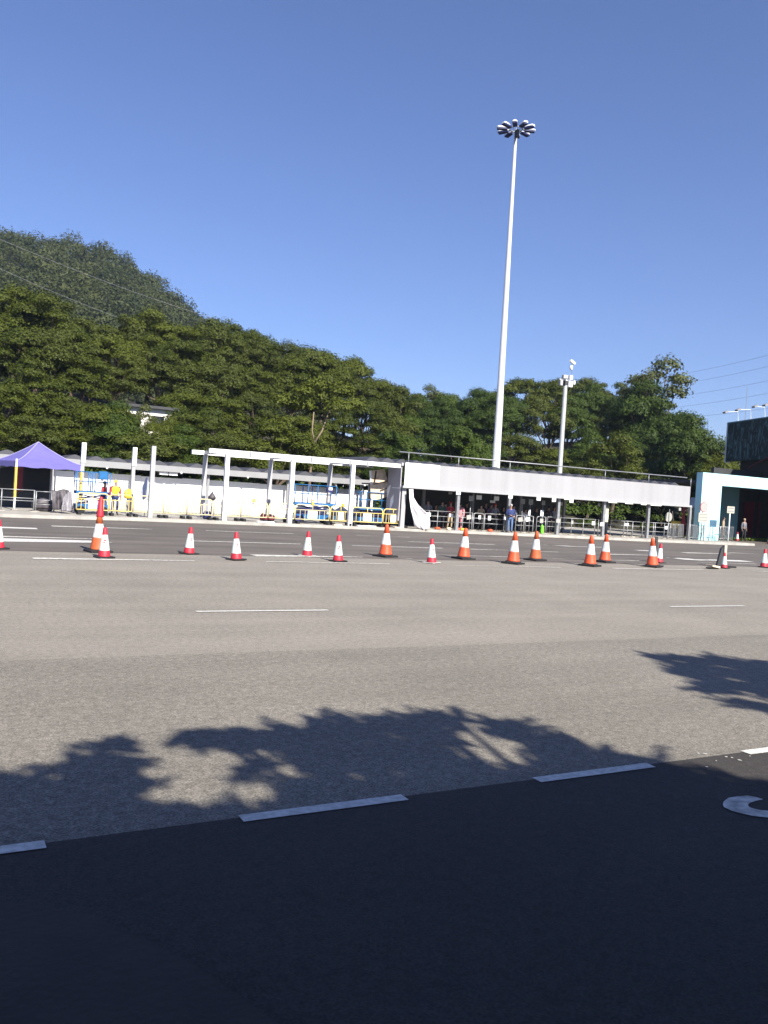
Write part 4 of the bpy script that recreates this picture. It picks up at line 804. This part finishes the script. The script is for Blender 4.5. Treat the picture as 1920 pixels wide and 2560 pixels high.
def site_lamp(p, label, Y=41.68):
    x, z = W(*p, Y); z = 1.17; t = thing('warning_lamp', (x, Y, z), label, 'lamp', 'yellow warning lamps on the site barriers')
    MB().bx(x-.07, x+.07, Y-.05, Y+.05, z, z+.16).build('battery_case', M['yellow'], t, bevel=.01); MB().lathe([(.02, -.03), (.09, -.025), (.095, .0), (.09, .025), (.02, .03)], (x, Y, z+.25), 12).build('lens', M['ylamp'], t)
site_lamp(r3(1625, 950), 'brownish yellow warning lamp on the barrier with grey panel'); site_lamp(r4(1118, 940), 'orange warning lamp on the barrier before the navy plate lift'); site_lamp(r4(1638, 1080), 'large yellow warning lamp between the two right-hand lifts')
# ------------------------------------------------------------------ blue scissor lifts
def lift(px0, px1, Y, label, zdeck, zrail, chassis=True, navy=False, box=None, split=(.33, .66)):
    x0, x1 = W(px0, 1230, Y)[0], W(px1, 1230, Y)[0]; wd = .8; t = thing('scissor_lift', ((x0+x1)/2, Y, PZ), label, 'scissor lift', 'blue scissor lifts'); f = MB(); bl = M['blue']
    MB().bx(x0, x1, Y-wd/2, Y+wd/2, zdeck-.14, zdeck).build('platform', bl, t)
    for yy in (Y-wd/2+.03, Y+wd/2-.03):
        for z in (zrail, (zdeck+zrail)/2): f.tube([(x0, yy, z), (x1, yy, z)], .025, 6)
        for u in (0, split[0], split[1], 1): f.tube([(x0+(x1-x0)*u, yy, zdeck), (x0+(x1-x0)*u, yy, zrail)], .028, 6)
    for xx in (x0, x1):
        for z in (zrail, (zdeck+zrail)/2): f.tube([(xx, Y-wd/2, z), (xx, Y+wd/2, z)], .025, 6)
    f.build('guard_rail', bl, t, smooth=True)
    a = MB(); n = max(1, round((zdeck-.75)/.28)); cx0, cx1 = x0+.15, x1-.15
    for k in range(n):
        za = .62+(zdeck-.78)*k/n; zb2 = .62+(zdeck-.78)*(k+1)/n
        for yy in (Y-.25, Y+.25): a.bar((cx0, yy, za), (cx1, yy+.001, zb2), .07, .05); a.bar((cx1, yy+.06, za), (cx0, yy+.061, zb2), .07, .05)
    a.build('scissor_arms', M['navy'], t)
    c = MB().bx(x0, x1, Y-wd/2, Y+wd/2, PZ+.2, PZ+.46).build('chassis', bl, t, bevel=.02)
    for u in (.16, .84):
        for yy in (Y-wd/2-.02, Y+wd/2+.02): MB().tube([(x0+(x1-x0)*u, yy-.05, PZ+.19), (x0+(x1-x0)*u, yy+.05, PZ+.19)], .19, 16).build('wheel', M['black'], c)
    for u in (.3, .5, .7): MB().bx(x0+(x1-x0)*u-.13, x0+(x1-x0)*u+.13, Y-wd/2-.02, Y-wd/2-.003, PZ+.24, PZ+.42).build('access_panel', M['navy'] if u == .5 else bl, c)
    if box:
        bx_, bz_ = W(*box[0], Y-.5); MB().bx(bx_-box[1]/2, bx_+box[1]/2, Y-.6, Y-.44, bz_-box[2]/2, bz_+box[2]/2).build('control_box', bl if not navy else M['navy'], t, bevel=.02)
        if navy: MB().bx(bx_-.1, bx_+.12, Y-.61, Y-.603, bz_-.02, bz_+.13).build('decal', M['white'], t)
    return t
zz = lambda p, Y: W(*p, Y)[1]
lift(r2(120, 0)[0], r2(695, 0)[0], 43.2, 'blue scissor lift right of the tent with a big blue box on its rail', zz(r2(300, 880), 43.2), zz(r2(300, 550), 43.2), box=(r2(608, 615), .42, .40), split=(.42, .55))
lift(r4(770, 0)[0], r4(1480, 0)[0], 43.2, 'wide blue scissor lift with a navy plate hung on its rail', zz(r4(900, 935), 43.2), zz(r4(1000, 635), 43.2), navy=True, box=(r4(1410, 722), .37, .30), split=(.31, .54))
lift(r5(365, 0)[0], r5(975, 0)[0], 43.4, 'blue scissor lift before the plywood and the grey end wall', zz(r5(500, 950), 43.4), zz(r5(500, 690), 43.4), box=(r5(940, 755), .28, .30), split=(.2, .62))
# ------------------------------------------------------------------ loose things of the site
x, _ = W(*r1(1080, 1250), 42.0)
def lump(cx_, cy_, hx, hy, hz, m, name, label, cat, seed=0, z0=PZ):
    rs = np.random.default_rng(seed); b = MB(); b.ball((cx_, cy_, z0+hz*.5), hx, hy, hz*.62, 20, 12); ph = rs.uniform(0, 6, 6)
    for i, (a, c_, d_) in enumerate(b.v):
        e_ = lambda t_: math.copysign(abs(t_)**.62, t_); a = cx_+hx*e_(max(-1, min(1, (a-cx_)/hx))); c_ = cy_+hy*e_(max(-1, min(1, (c_-cy_)/hy)))
        u, v, q = (a-cx_)/hx, (c_-cy_)/hy, (d_-z0)/hz; k = 1+.10*math.sin(2.6*u+ph[0])*math.cos(2.2*v+ph[1])+.04*math.sin(7*u+5*q+ph[2]); b.v[i] = (cx_+(a-cx_)*k, cy_+(c_-cy_)*k, max(z0+.005, z0+(d_-z0)*k))
    o = b.build(name, M[m], loc=(cx_, cy_, z0), smooth=True); return tag(o, label, cat)
xa = W(*r1(1080, 1100), 42.4)[0]
def tarp_a(u, v):
    x, z = W(*r1(895+300*u+60*v*u, 930+12*math.sin(u*7)+330*v), 42.5); return (x, 42.5-.28*v-.12*math.sin(u*11+v*2)*v-.06*math.sin(u*23+3)*v, max(z, PZ+.01))
o = MB().sheet(tarp_a, 22, 14, .014).build('tarpaulin', M['tarp'], loc=(xa, 42.4, PZ), smooth=True); tag(o, 'black tarp draped over things between the tent and the yellow barrier', 'tarpaulin')
def tarp_b(u, v):
    x, z = W(*r1(1085-(110*u if v > .5 else 60*u)*(1-u)*2+155*u, 1085-150*u*(1-v)+215*v), 42.05); return (x-.1*(1-u)*v, 42.0-.12*v-.07*math.sin(u*14+v*3)*v-.03*math.sin(u*29), max(z, PZ+.012))
o = MB().sheet(tarp_b, 20, 12, .012).build('plastic_sheet', M['tarpl'], loc=(xa, 42.0, PZ), smooth=True); tag(o, 'crumpled grey plastic sheet at the foot of the black tarp', 'sheet')
lump(W(*r1(760, 1200), 43)[0], 43.4, .5, .35, .55, 'tarp', 'dark_bag_heap', 'dark heap of bags under the railing right of the tent', 'bags', 5)
lump(W(*r2(1030, 960), 42.4)[0], 42.4, .19, .18, .42, 'yellow', 'yellow_bundle', 'yellow lumpy bundle on the barrier right of the worker', 'bundle', 6, z0=.98)
MB().bx(*(lambda x: (x-.04, x+.04))(W(*r2(1030, 1000), 42.4)[0]), 42.38, 42.46, PZ, .99).build('stand', M['grey'], bpy.data.objects['yellow_bundle'])
x0_, _ = W(*r2(1370, 800), 42.6)
def tarp2(u, v):
    w_ = .1+.9*min(1, v*1.6); zz_ = W(*r2(1375, 650+330*v), 42.6)[1]; xx_ = x0_-.05+(.46*(u-.5))*w_; return (xx_, 42.6+.07*math.sin(u*8+v*3)*w_, zz_-(.18*abs(math.sin(u*6))*v if v > .8 else 0))
o = MB().sheet(tarp2, 12, 12, .01).build('hanging_sheet', M['cloth2'], loc=(x0_, 42.6, 1.2), smooth=True); tag(o, 'pale blue sheet hanging to a point beside the slim third post', 'sheet')
MB().tube([(x0_-.05, 42.66, PZ), (x0_-.05, 42.66, W(*r2(1375, 650), 42.66)[1])], .02, 6).build('pole', M['galv'], o)
xu, zu = W(*r3(905, 820), 42.3); u_ = thing('folded_umbrella', (xu, 42.3, PZ), 'black half-folded umbrella upright behind the pale barrier', 'umbrella')
zl = W(*r3(905, 985), 42.3)[1]; MB().lathe([(.01, zu), (.08, zu-.12), (.19, zl+.22), (.20, zl+.12), (.08, zl), (.02, zl-.02)], (xu, 42.3, 0), 10).build('canopy', M['tarp'], u_, smooth=True); MB().tube([(xu, 42.3, PZ), (xu, 42.3, zl+.1)], .02, 6).build('pole', M['black'], u_); MB().bx(xu-.2, xu+.2, 42.1, 42.5, PZ+.001, PZ+.09).build('foot', M['black'], u_)
for p, m, l, sd in ((r4(860, 1160), 'navy', 'navy bag on the ground behind the wide barrier', 7), (r4(665, 1170), 'tarp', 'dark brown bag behind the grey-topped barrier', 8), (r4(275, 1110), 'maroon', 'maroon bag at the foot of the second upright', 9), (r3(810, 1170), 'navy', 'dark blue bag by the black umbrella', 10), (r4(400, 1130), 'maroon', 'dark red toolbag right of the second upright', 11)):
    lump(W(*p, 42.4)[0], 42.4, .19, .17, .36, m, 'tool_bag', l, 'bag', sd)
for p, wd in ((r4(300, 1262), .9), (r5(520, 1275), 1.1), (r5(1050, 1290), .4), (r4(1540, 1320), .5)):
    x = W(*p, 41.3)[0]; o = MB().bx(x-wd/2, x+wd/2, 41.15, 41.4, PZ+.001, PZ+.07).build('timber_plank', M['beige'] if wd < .6 else M['white'], loc=(x, 41.27, PZ), bevel=.01)
    tag(o, {.9: 'white plank on the kerb below the second upright', 1.1: 'long white plank on the kerb before the rightmost lift', .4: 'short pale block on the kerb before the end wall', .5: 'pale block on the kerb between the right-hand lifts'}[wd], 'plank')
lump(W(*r7(578, 930), 42.0)[0], 41.95, .11, .1, .46, 'lime', 'lime_bag', 'lime green bag on the pavement inside the arched railing', 'bag', 12)
for i, (p, m, l) in enumerate([(r6(320, 1035), 'orange', 'orange heap of litter below the first railing'), (r6(510, 1055), 'beige', 'pale crumpled bag left of the first column foot'), (r6(690, 1060), 'orange', 'orange bag right of the first column foot'), (r6(1230, 1065), 'orange', 'small orange bag under the railing left of the man'), (r6(740, 1065), 'yellow', 'yellow bag beside the orange bag')]):
    lump(W(*p, 41.6)[0], 41.7, .16, .12, .13, m, 'litter_bag', l, 'bag', 20+i)
xm, zm = W(*r8(1255, 640), 43.2); t = thing('round_sign', (xm, 43.2, PZ), 'round pale sign seen from behind under the right end of the shelter', 'sign')
d = MB(); d.tube([(xm, 43.19, zm), (xm, 43.21, zm)], .34, 24); d.build('disc', M['sign'], t); MB().tube([(xm, 43.16, PZ), (xm, 43.16, zm+.55)], .03, 6).build('pole', M['galv'], t)
xr = W(*r8(1515, 640), 45)[0]; t = thing('red_machine', (xr, 45, PZ), 'dark red upright pump with a flared base behind the last barriers', 'machine'); MB().lathe([(.2, 1.1), (.17, 1.25), (.09, 1.5), (.07, 2.5)], (xr, 45, 0), 12).build('body', M['red'], t, smooth=True); MB().lathe([(.16, PZ), (.16, 1.098)], (xr, 45, 0), 10).build('base', M['maroon'], t)
xr = W(*r8(1375, 700), 45)[0]; t = thing('yellow_machine', (xr, 45, PZ), 'small yellow site machine with a raised arm behind the last barriers', 'machine'); MB().bx(xr-.3, xr+.3, 44.8, 45.2, .8, 1.35).build('body', M['yellow'], t, bevel=.06); MB().tube([(xr-.2, 45, 1.3), (xr-.38, 45, 2.05)], .035, 6).build('arm', M['beige'], t); MB().bx(xr-.25, xr+.25, 44.85, 45.15, PZ, .8).build('base', M['dgrey'], t); MB().tube([(xr+.2, 44.75, PZ), (xr+.2, 44.75, 1.35)], .03, 6).build('post', M['yellow'], t)
# ------------------------------------------------------------------ traffic cones
def cone_big(dirty=False, pale=False):
    t = thing('traffic_cone', (0, 0, 0), '', 'traffic cone', 'traffic cones'); om = M['oranged'] if dirty else M['orange']
    b = MB(); b.bx(-.29, .29, -.29, .29, .0, .055); b.lathe([(.27, .055), (.235, .085)], (0, 0, 0), 8); b.build('base', M['black'], t, local=True)
    B_ = MB(); B_.lathe([(.215, .075), (.205, .11), (.158, .38), (.155, .40)], (0, 0, 0), 20); B_.build('body', om, t, local=True, smooth=True); MB().lathe([(.098, .74), (.055, 1.00), (.05, 1.02), (.03, 1.03)], (0, 0, 0), 20).build('tip', om, t, local=True, smooth=True)
    MB().lathe([(.160, .38), (.157, .385), (.100, .745), (.096, .75)], (0, 0, 0), 20).build('sleeve', M['sleeve'], t, local=True, smooth=True); return t
def cone_small(basem='black'):
    t = thing('traffic_cone', (0, 0, 0), '', 'traffic cone', 'traffic cones')
    b = MB(); b.bx(-.21, .21, -.21, .21, 0, .035); b.build('base', M[basem], t, local=True, bevel=.015)
    B_ = MB(); B_.lathe([(.155, .03), (.15, .05), (.126, .19), (.12, .20)], (0, 0, 0), 18); B_.build('body', M['red'], t, local=True, smooth=True); MB().lathe([(.068, .555), (.066, .57), (.048, .72), (.042, .735), (.02, .745)], (0, 0, 0), 18).build('tip', M['red'], t, local=True, smooth=True)
    s_ = MB().lathe([(.130, .18), (.128, .185), (.071, .56), (.067, .565)], (0, 0, 0), 18).build('sleeve', M['sleeve2'], t, local=True, smooth=True)
    g = MB()                                                                     # small red mark wrapped on the sleeve
    for (z0, z1, a0, a1) in ((.42, .445, -2.15, -1.55), (.385, .42, -1.95, -1.75), (.36, .385, -2.3, -1.85)):
        n = 6
        for i in range(n):
            aa, ab = a0+(a1-a0)*i/n, a0+(a1-a0)*(i+1)/n; rr = lambda z: .130-.059*(z-.18)/.38+.003
            g.add([(rr(z0)*math.cos(aa), rr(z0)*math.sin(aa), z0), (rr(z0)*math.cos(ab), rr(z0)*math.sin(ab), z0), (rr(z1)*math.cos(ab), rr(z1)*math.sin(ab), z1), (rr(z1)*math.cos(aa), rr(z1)*math.sin(aa), z1)], [(0, 1, 2, 3)])
    g.build('mark', M['red'], s_, local=True); return t
PB, PD, PS, PG = cone_big(), cone_big(True), cone_small(), cone_small('sign')
used = set()
def cone(proto, px, py, label, rz=0.3, sc=1.0):
    o = proto if proto.name not in used else copy_tree(proto); used.add(proto.name)
    x, y = G(px*S, py*S); o.location = (x, y, .006); o.rotation_euler = (R_(rng.uniform(-2.2, 2.2)), R_(rng.uniform(-2.2, 2.2)), rz); o.scale = (sc,)*3; o['label'] = label; return o
cone(PB, 832, 1203, 'tall orange cone third from left among the tall ones, below the white drape'); cone(PB, 1001, 1208, 'tall orange cone right of a small cone with a pale base', .1); cone(PB, 1108, 1218, 'tall clean orange cone left of the dirtier orange one', .5)
cone(PD, 1156, 1211, 'tall dirty orange cone set back beside the clean one', .2); cone(PB, 1274, 1223, 'tall orange cone in front, left one of the close pair', .4); cone(PB, 1306, 1215, 'tall orange cone behind, right one of the close pair', .15); cone(PB, 1409, 1225, 'tall orange cone before a small red cone and a dark post', .35)
st = cone(PD, 212, 1193, 'leftmost tall dull orange cone carrying a red cone on its tip', .2)
cone(PS, 225, 1205, 'small red and white cone in front of the leftmost tall cone', .2); cone(PS, 408, 1197, 'small red and white cone set back, left of centre', .5); cone(PS, 510, 1210, 'small red and white cone with a chipped red foot, nearest the camera', .3); cone(PG, 663, 1202, 'small red and white cone on a pale base, left of the other pale one', .6)
cone(PS, 730, 1213, 'small red and white cone between the pale-based cone and a tall cone', .1); cone(PG, 932, 1217, 'small red and white cone on a pale base between two tall cones', .4); cone(PS, 1423, 1216, 'small red-banded cone half hidden behind a tall cone', .2); cone(PS, 1650, 1226, 'small red and white cone near the right edge, standing alone', 2.3); cone(PS, -4, 1186, 'small red cone cut off by the left edge', .4); cone(PS, 1564, 1228, 'small red cone leaning against the upright white board', 1.7, .8)
for px, py, l, sc in ((1842, 1357, 'tiny pale cone on the kerb at the gate pillar', .9), (1788, 1352, 'tiny pale cone between the leaning barriers', .9), (1922, 1360, 'pale cone at the gate cut off by the right edge', .9)):
    o = cone(PS, px/S, py/S, l, .3, sc); o.location.z = PZ if px < 1850 else .006
# red cone sitting on the tip of the leftmost tall cone
x, y, _ = st.location; rc_ = MB(); rc_.lathe([(.098, .93), (.095, .96), (.045, 1.44), (.02, 1.46)], (x, y, 0), 16); o = rc_.build('stacked_cone', M['red'], loc=(x, y, .93), smooth=True); tag(o, 'red cone pushed onto the tip of the leftmost tall cone', 'traffic cone')
# board, dark stand and slab beside the right-hand cones
x, y = G(1566*S, 1226*S); t = thing('marker_board', (x, y, 0), 'narrow upright white board on a dark wedge-shaped stand', 'marker')
MB().bx(x-.04, x+.10, y+.04, y+.07, .35, .86).build('board', M['cream'], t); MB().prism([(x-.36, y+.08, .01), (x+.02, y+.08, .01), (x+.0, y+.08, .84), (x-.16, y+.08, .72)], (0, .08, 0)).build('stand', M['dgrey'], t); MB().bx(x-.42, x+.45, y-.16, y+.3, .006, .06).build('foot', M['black'], t)
x, y = G(1540*S, 1229*S); o = MB().obox((x, y, .10), (1, .1, -.12), (0, 1, 0), (.12, 0, 1), .24, .16, .035).build('fallen_board', M['beige'], loc=(x, y, .06), bevel=.01); tag(o, 'pale board lying tilted on the road beside the upright board', 'board'); MB().bx(x-.24, x+.2, y-.1, y+.12, .006, .05).build('rubber_block', M['black'], o)
x, y = G(1416*S, 1214*S); o = MB().bx(x-.05, x+.08, y+.02, y+.06, .004, 1.0).build('marker_post', M['dgrey'], loc=(x, y, 0)); tag(o, 'dark flat post between the tall orange cone and a small cone', 'marker')
# ------------------------------------------------------------------ people
def person(x, y, z, face, label, shirt, trous, hair='hair', H=1.68, pose='stand', cap=None, group='people waiting under the shelter', vest=None, sleeves=None):
    """one skinned body with clothing as parts; built facing -Y, then turned by face"""
    J = {}; sh_ = .115*H; hp2 = .055*H
    J['pel'] = (0, 0, .53*H); J['wai'] = (0, .01, .61*H); J['che'] = (0, .015, .74*H); J['nec'] = (0, .0, .83*H); J['jaw'] = (0, -.012, .865*H); J['hea'] = (0, -.01, .93*H); J['top'] = (0, 0, .975*H)
    for s, n in ((-1, 'l'), (1, 'r')):
        J['sh'+n] = (s*sh_, .015, .80*H)
        if pose == 'arms_front': J['el'+n] = (s*(sh_+.05), -.02, .635*H); J['wr'+n] = (s*.06, -.22, .61*H)
        elif pose == 'rail': J['el'+n] = (s*(sh_+.04), -.06, .64*H); J['wr'+n] = (s*.13, -.29, .62*H)
        else: J['el'+n] = (s*(sh_+.05), .03, .635*H); J['wr'+n] = (s*(sh_+.055), -.03, .49*H)
        J['hi'+n] = (s*hp2, 0, .50*H)
        st = (.06 if s > 0 else -.05) if pose != 'lean' else (.10 if s > 0 else -.08)
        J['kn'+n] = (s*(hp2+.01), -.03-st*.3, .28*H); J['an'+n] = (s*(hp2+.015), .02-st, .05*H); J['to'+n] = (s*(hp2+.03), -.13-st, .022*H)
        wv = Vector(J['wr'+n]); d = (wv-Vector(J['el'+n])).normalized(); sd = Vector((s, 0, 0)) if pose == 'stand' else Vector((0, 0, 1)); sd = (sd-d*sd.dot(d)).normalized(); fwd = d.cross(sd)
        J['pa'+n] = tuple(wv+d*.055)
        for k in range(4): b = wv+d*.085+fwd*(k-1.5)*.021; J['f%d%s' % (k, n)] = tuple(b); tip = b+d*(.055+.012*(k in (1, 2)))+sd*(-.02); J['g%d%s' % (k, n)] = tuple(tip)
        J['t'+n] = tuple(wv+d*.055+fwd*-.05); 
    Ed = [('pel', 'wai'), ('wai', 'che'), ('che', 'nec'), ('nec', 'jaw'), ('jaw', 'hea'), ('hea', 'top')]
    for n in 'lr':
        Ed += [('che', 'sh'+n), ('sh'+n, 'el'+n), ('el'+n, 'wr'+n), ('wr'+n, 'pa'+n), ('pel', 'hi'+n), ('hi'+n, 'kn'+n), ('kn'+n, 'an'+n), ('an'+n, 'to'+n), ('wr'+n, 't'+n)]
        for k in range(4): Ed += [('pa'+n, 'f%d%s' % (k, n)), ('f%d%s' % (k, n), 'g%d%s' % (k, n))]
    Rr = dict(pel=(.115, .09), wai=(.11, .085), che=(.13, .095), nec=(.048, .05), jaw=(.058, .07), hea=(.072, .088), top=(.05, .06))
    for n in 'lr':
        Rr.update({'sh'+n: (.055,)*2, 'el'+n: (.04,)*2, 'wr'+n: (.027,)*2, 'pa'+n: (.022,)*2, 'hi'+n: (.085,)*2, 'kn'+n: (.055,)*2, 'an'+n: (.036,)*2, 'to'+n: (.03, .02), 't'+n: (.010,)*2})
        for k in range(4): Rr['f%d%s' % (k, n)] = (.010,)*2; Rr['g%d%s' % (k, n)] = (.008,)*2
    def skin_obj(name, keys, edges, m, inflate, parent, root):
        me = bpy.data.meshes.new(name); ix = {k: i for i, k in enumerate(keys)}
        me.from_pydata([J[k] for k in keys], [(ix[a], ix[b]) for a, b in edges if a in ix and b in ix], []); o = bpy.data.objects.new(name, me); COL.objects.link(o)
        md = o.modifiers.new('Skin', 'SKIN'); md.use_smooth_shade = True
        for k in keys: sv = me.skin_vertices[0].data[ix[k]]; r = Rr[k]; sv.radius = (r[0]+inflate, r[1]+inflate); sv.use_root = (k == root)
        sb = o.modifiers.new('Subdivision', 'SUBSURF'); sb.levels = 1; sb.render_levels = 1; me.materials.append(m)
        if parent is not None: o.parent = parent
        return o
    body = skin_obj('person', list(J), Ed, M['skin'], 0, None, 'pel'); body.location = (x, y, z); body.rotation_euler = (0, 0, face); tag(body, label, 'person', group)
    up = ['pel', 'wai', 'che', 'shl', 'shr', 'ell', 'elr', 'wrl', 'wrr']; skin_obj('jacket', up, Ed, shirt, .016, body, 'pel')
    lo = ['pel', 'hil', 'hir', 'knl', 'knr', 'anl', 'anr']; skin_obj('trousers', lo, Ed, trous, .012, body, 'pel')
    for n in 'lr': skin_obj('shoe', ['an'+n, 'to'+n], Ed, M['black'], .012, body, 'an'+n)
    if vest is not None: skin_obj('vest', ['pel', 'wai', 'che', 'shl', 'shr'], Ed, vest, .042, body, 'pel')
    hm = MB(); hc = Vector(J['hea']); hm.ball((hc.x, hc.y+.022, hc.z+.03), .092, .098, .085, 12, 7); hm.build('hair' if not cap else 'cap', cap or M[hair], body, local=True, smooth=True)
    nose = MB(); nose.ball((hc.x, hc.y-.105, hc.z-.012), .014, .02, .02, 6, 4); nose.build('nose', M['skin'], body, local=True, smooth=True)
    ey = MB(); [ey.ball((hc.x+q, hc.y-.088, hc.z+.012), .010, .008, .007, 6, 4) for q in (-.032, .032)]; ey.build('eyes', M['black'], body, local=True)
    return body
def clothm(name, c): return mat(name, c, .85, var=.15, scale=12)
NV = clothm('navy cloth', (.02, .035, .12)); JE = clothm('jeans', (.10, .17, .33)); PK = clothm('pink cloth', (.62, .26, .30)); BK = clothm('black cloth', (.015, .015, .018)); DG = clothm('dark green cloth', (.05, .09, .07)); RD = clothm('red cloth', (.35, .03, .04)); GY_ = clothm('grey cloth', (.16, .16, .18)); TN = clothm('tan cloth', (.36, .28, .18)); HV = clothm('hi-vis', (.50, .82, .04)); WH = clothm('white cloth', (.6, .62, .66)); BL = clothm('blue cloth', (.06, .12, .30)); HY = mat('helmet yellow', (.85, .66, .03), .35, var=.03); GH = clothm('grey hair', (.35, .34, .33))
def px_person(p, Y, label, *a, **k): return person(W(*p, Y)[0], Y, PZ, k.pop('face', 0.0), label, *a, **k)
px_person(r6(1560, 900), 41.3, 'grey-haired man in a navy vest and jeans at the kerb by the second column', NV, JE, face=-.55, pose='arms_front', H=1.74, cap=GH, vest=clothm('navy padding', (.03, .05, .16)))
px_person(r6(690, 800), 42.7, 'person in pink beside the first shelter column', PK, PK, face=2.6, H=1.62)
px_person(r6(130, 800), 43.2, 'dark-clothed person nearest the white drape', GY_, BK, pose='rail'); px_person(r6(270, 850), 43.6, 'short person in dark clothes left of the pair by the first column', BK, BK, H=1.45); px_person(r6(375, 800), 43.1, 'person with a reddish face in grey green at the first railing', DG, BK, pose='rail'); px_person(r6(430, 800), 43.9, 'person in pale blue behind the first railing', BL, BK, H=1.55); px_person(r6(520, 800), 43.0, 'person in a red and tan top left of the first column', RD, TN, pose='rail', H=1.66, cap=RD)
px_person(r6(800, 800), 44.4, 'person in black deep in the shade right of the one in pink', BK, BK, face=.5); px_person(r6(1050, 800), 43.1, 'person in a pale top behind the arched railing', TN, BK, pose='arms_front', H=1.6); px_person(r6(1130, 800), 43.6, 'tall person in black right of the pale top', BK, BK, H=1.76); px_person(r6(1225, 800), 43.2, 'person in dark purple left of the red cap', clothm('purple cloth', (.10, .06, .11)), BK); px_person(r6(1295, 800), 43.0, 'person in a red cap and grey jacket behind the railing', GY_, BK, cap=RD, pose='rail', H=1.72); px_person(r6(1440, 800), 44.2, 'person in black left of the man in the navy vest', BK, BK, H=1.55)
px_person(r6(1615, 800), 42.6, 'person in grey half hidden behind the man in the navy vest', GY_, BK, H=1.68); px_person(r7(290, 800), 43.4, 'person in white behind the small arched railings', WH, BK, H=1.5); px_person(r7(480, 800), 43.5, 'person in black between the two white narrow boards', BK, BK, H=1.64); px_person(r7(690, 800), 43.0, 'person in black left of the third column, facing away', BK, BK, face=2.8, H=1.74); px_person(r7(785, 800), 43.2, 'person in dark clothes touching the third column', GY_, BK, H=1.76)
px_person(r2(820, 900), 42.6, 'worker in a yellow helmet and hi-vis vest behind the yellow barrier', RD, NV, face=.2, H=1.72, cap=HY, vest=HV, group='site workers')
px_person(r2(630, 900), 43.9, 'worker in a red shirt beside the first blue lift', RD, BL, face=1.0, H=1.62, group='site workers')
px_person(r9(970, 1800), 44.6, 'person in dark clothes with a pale hat in front of the gate opening', GY_, BK, H=1.72, cap=TN, group=None)
# dedicated figure beside the gate pillar
px_person(r9(690, 1800), 43.2, 'person in brown standing in the gate opening by the pillar', TN, clothm('brown cloth', (.12, .07, .04)), H=1.75, face=.6, group=None)

# ------------------------------------------------------------------ air between here and the hill
hzb = MB().bx(-700, 900, -60, 640, -1.2, 190).build('haze', M['white'], loc=(0, 0, 0)); tag(hzb, 'thin pale haze in the air over the whole place', 'haze', kind='stuff')
hm_ = bpy.data.materials.new('haze'); hm_.use_nodes = True; ht = hm_.node_tree; ht.nodes.remove(ht.nodes['Principled BSDF']); pv = ht.nodes.new('ShaderNodeVolumePrincipled')
pv.inputs['Color'].default_value = (.62, .78, 1, 1); pv.inputs['Density'].default_value = 0.0002; pv.inputs['Anisotropy'].default_value = 0.2
ht.links.new(pv.outputs[0], ht.nodes['Material Output'].inputs['Volume']); hzb.data.materials.clear(); hzb.data.materials.append(hm_)
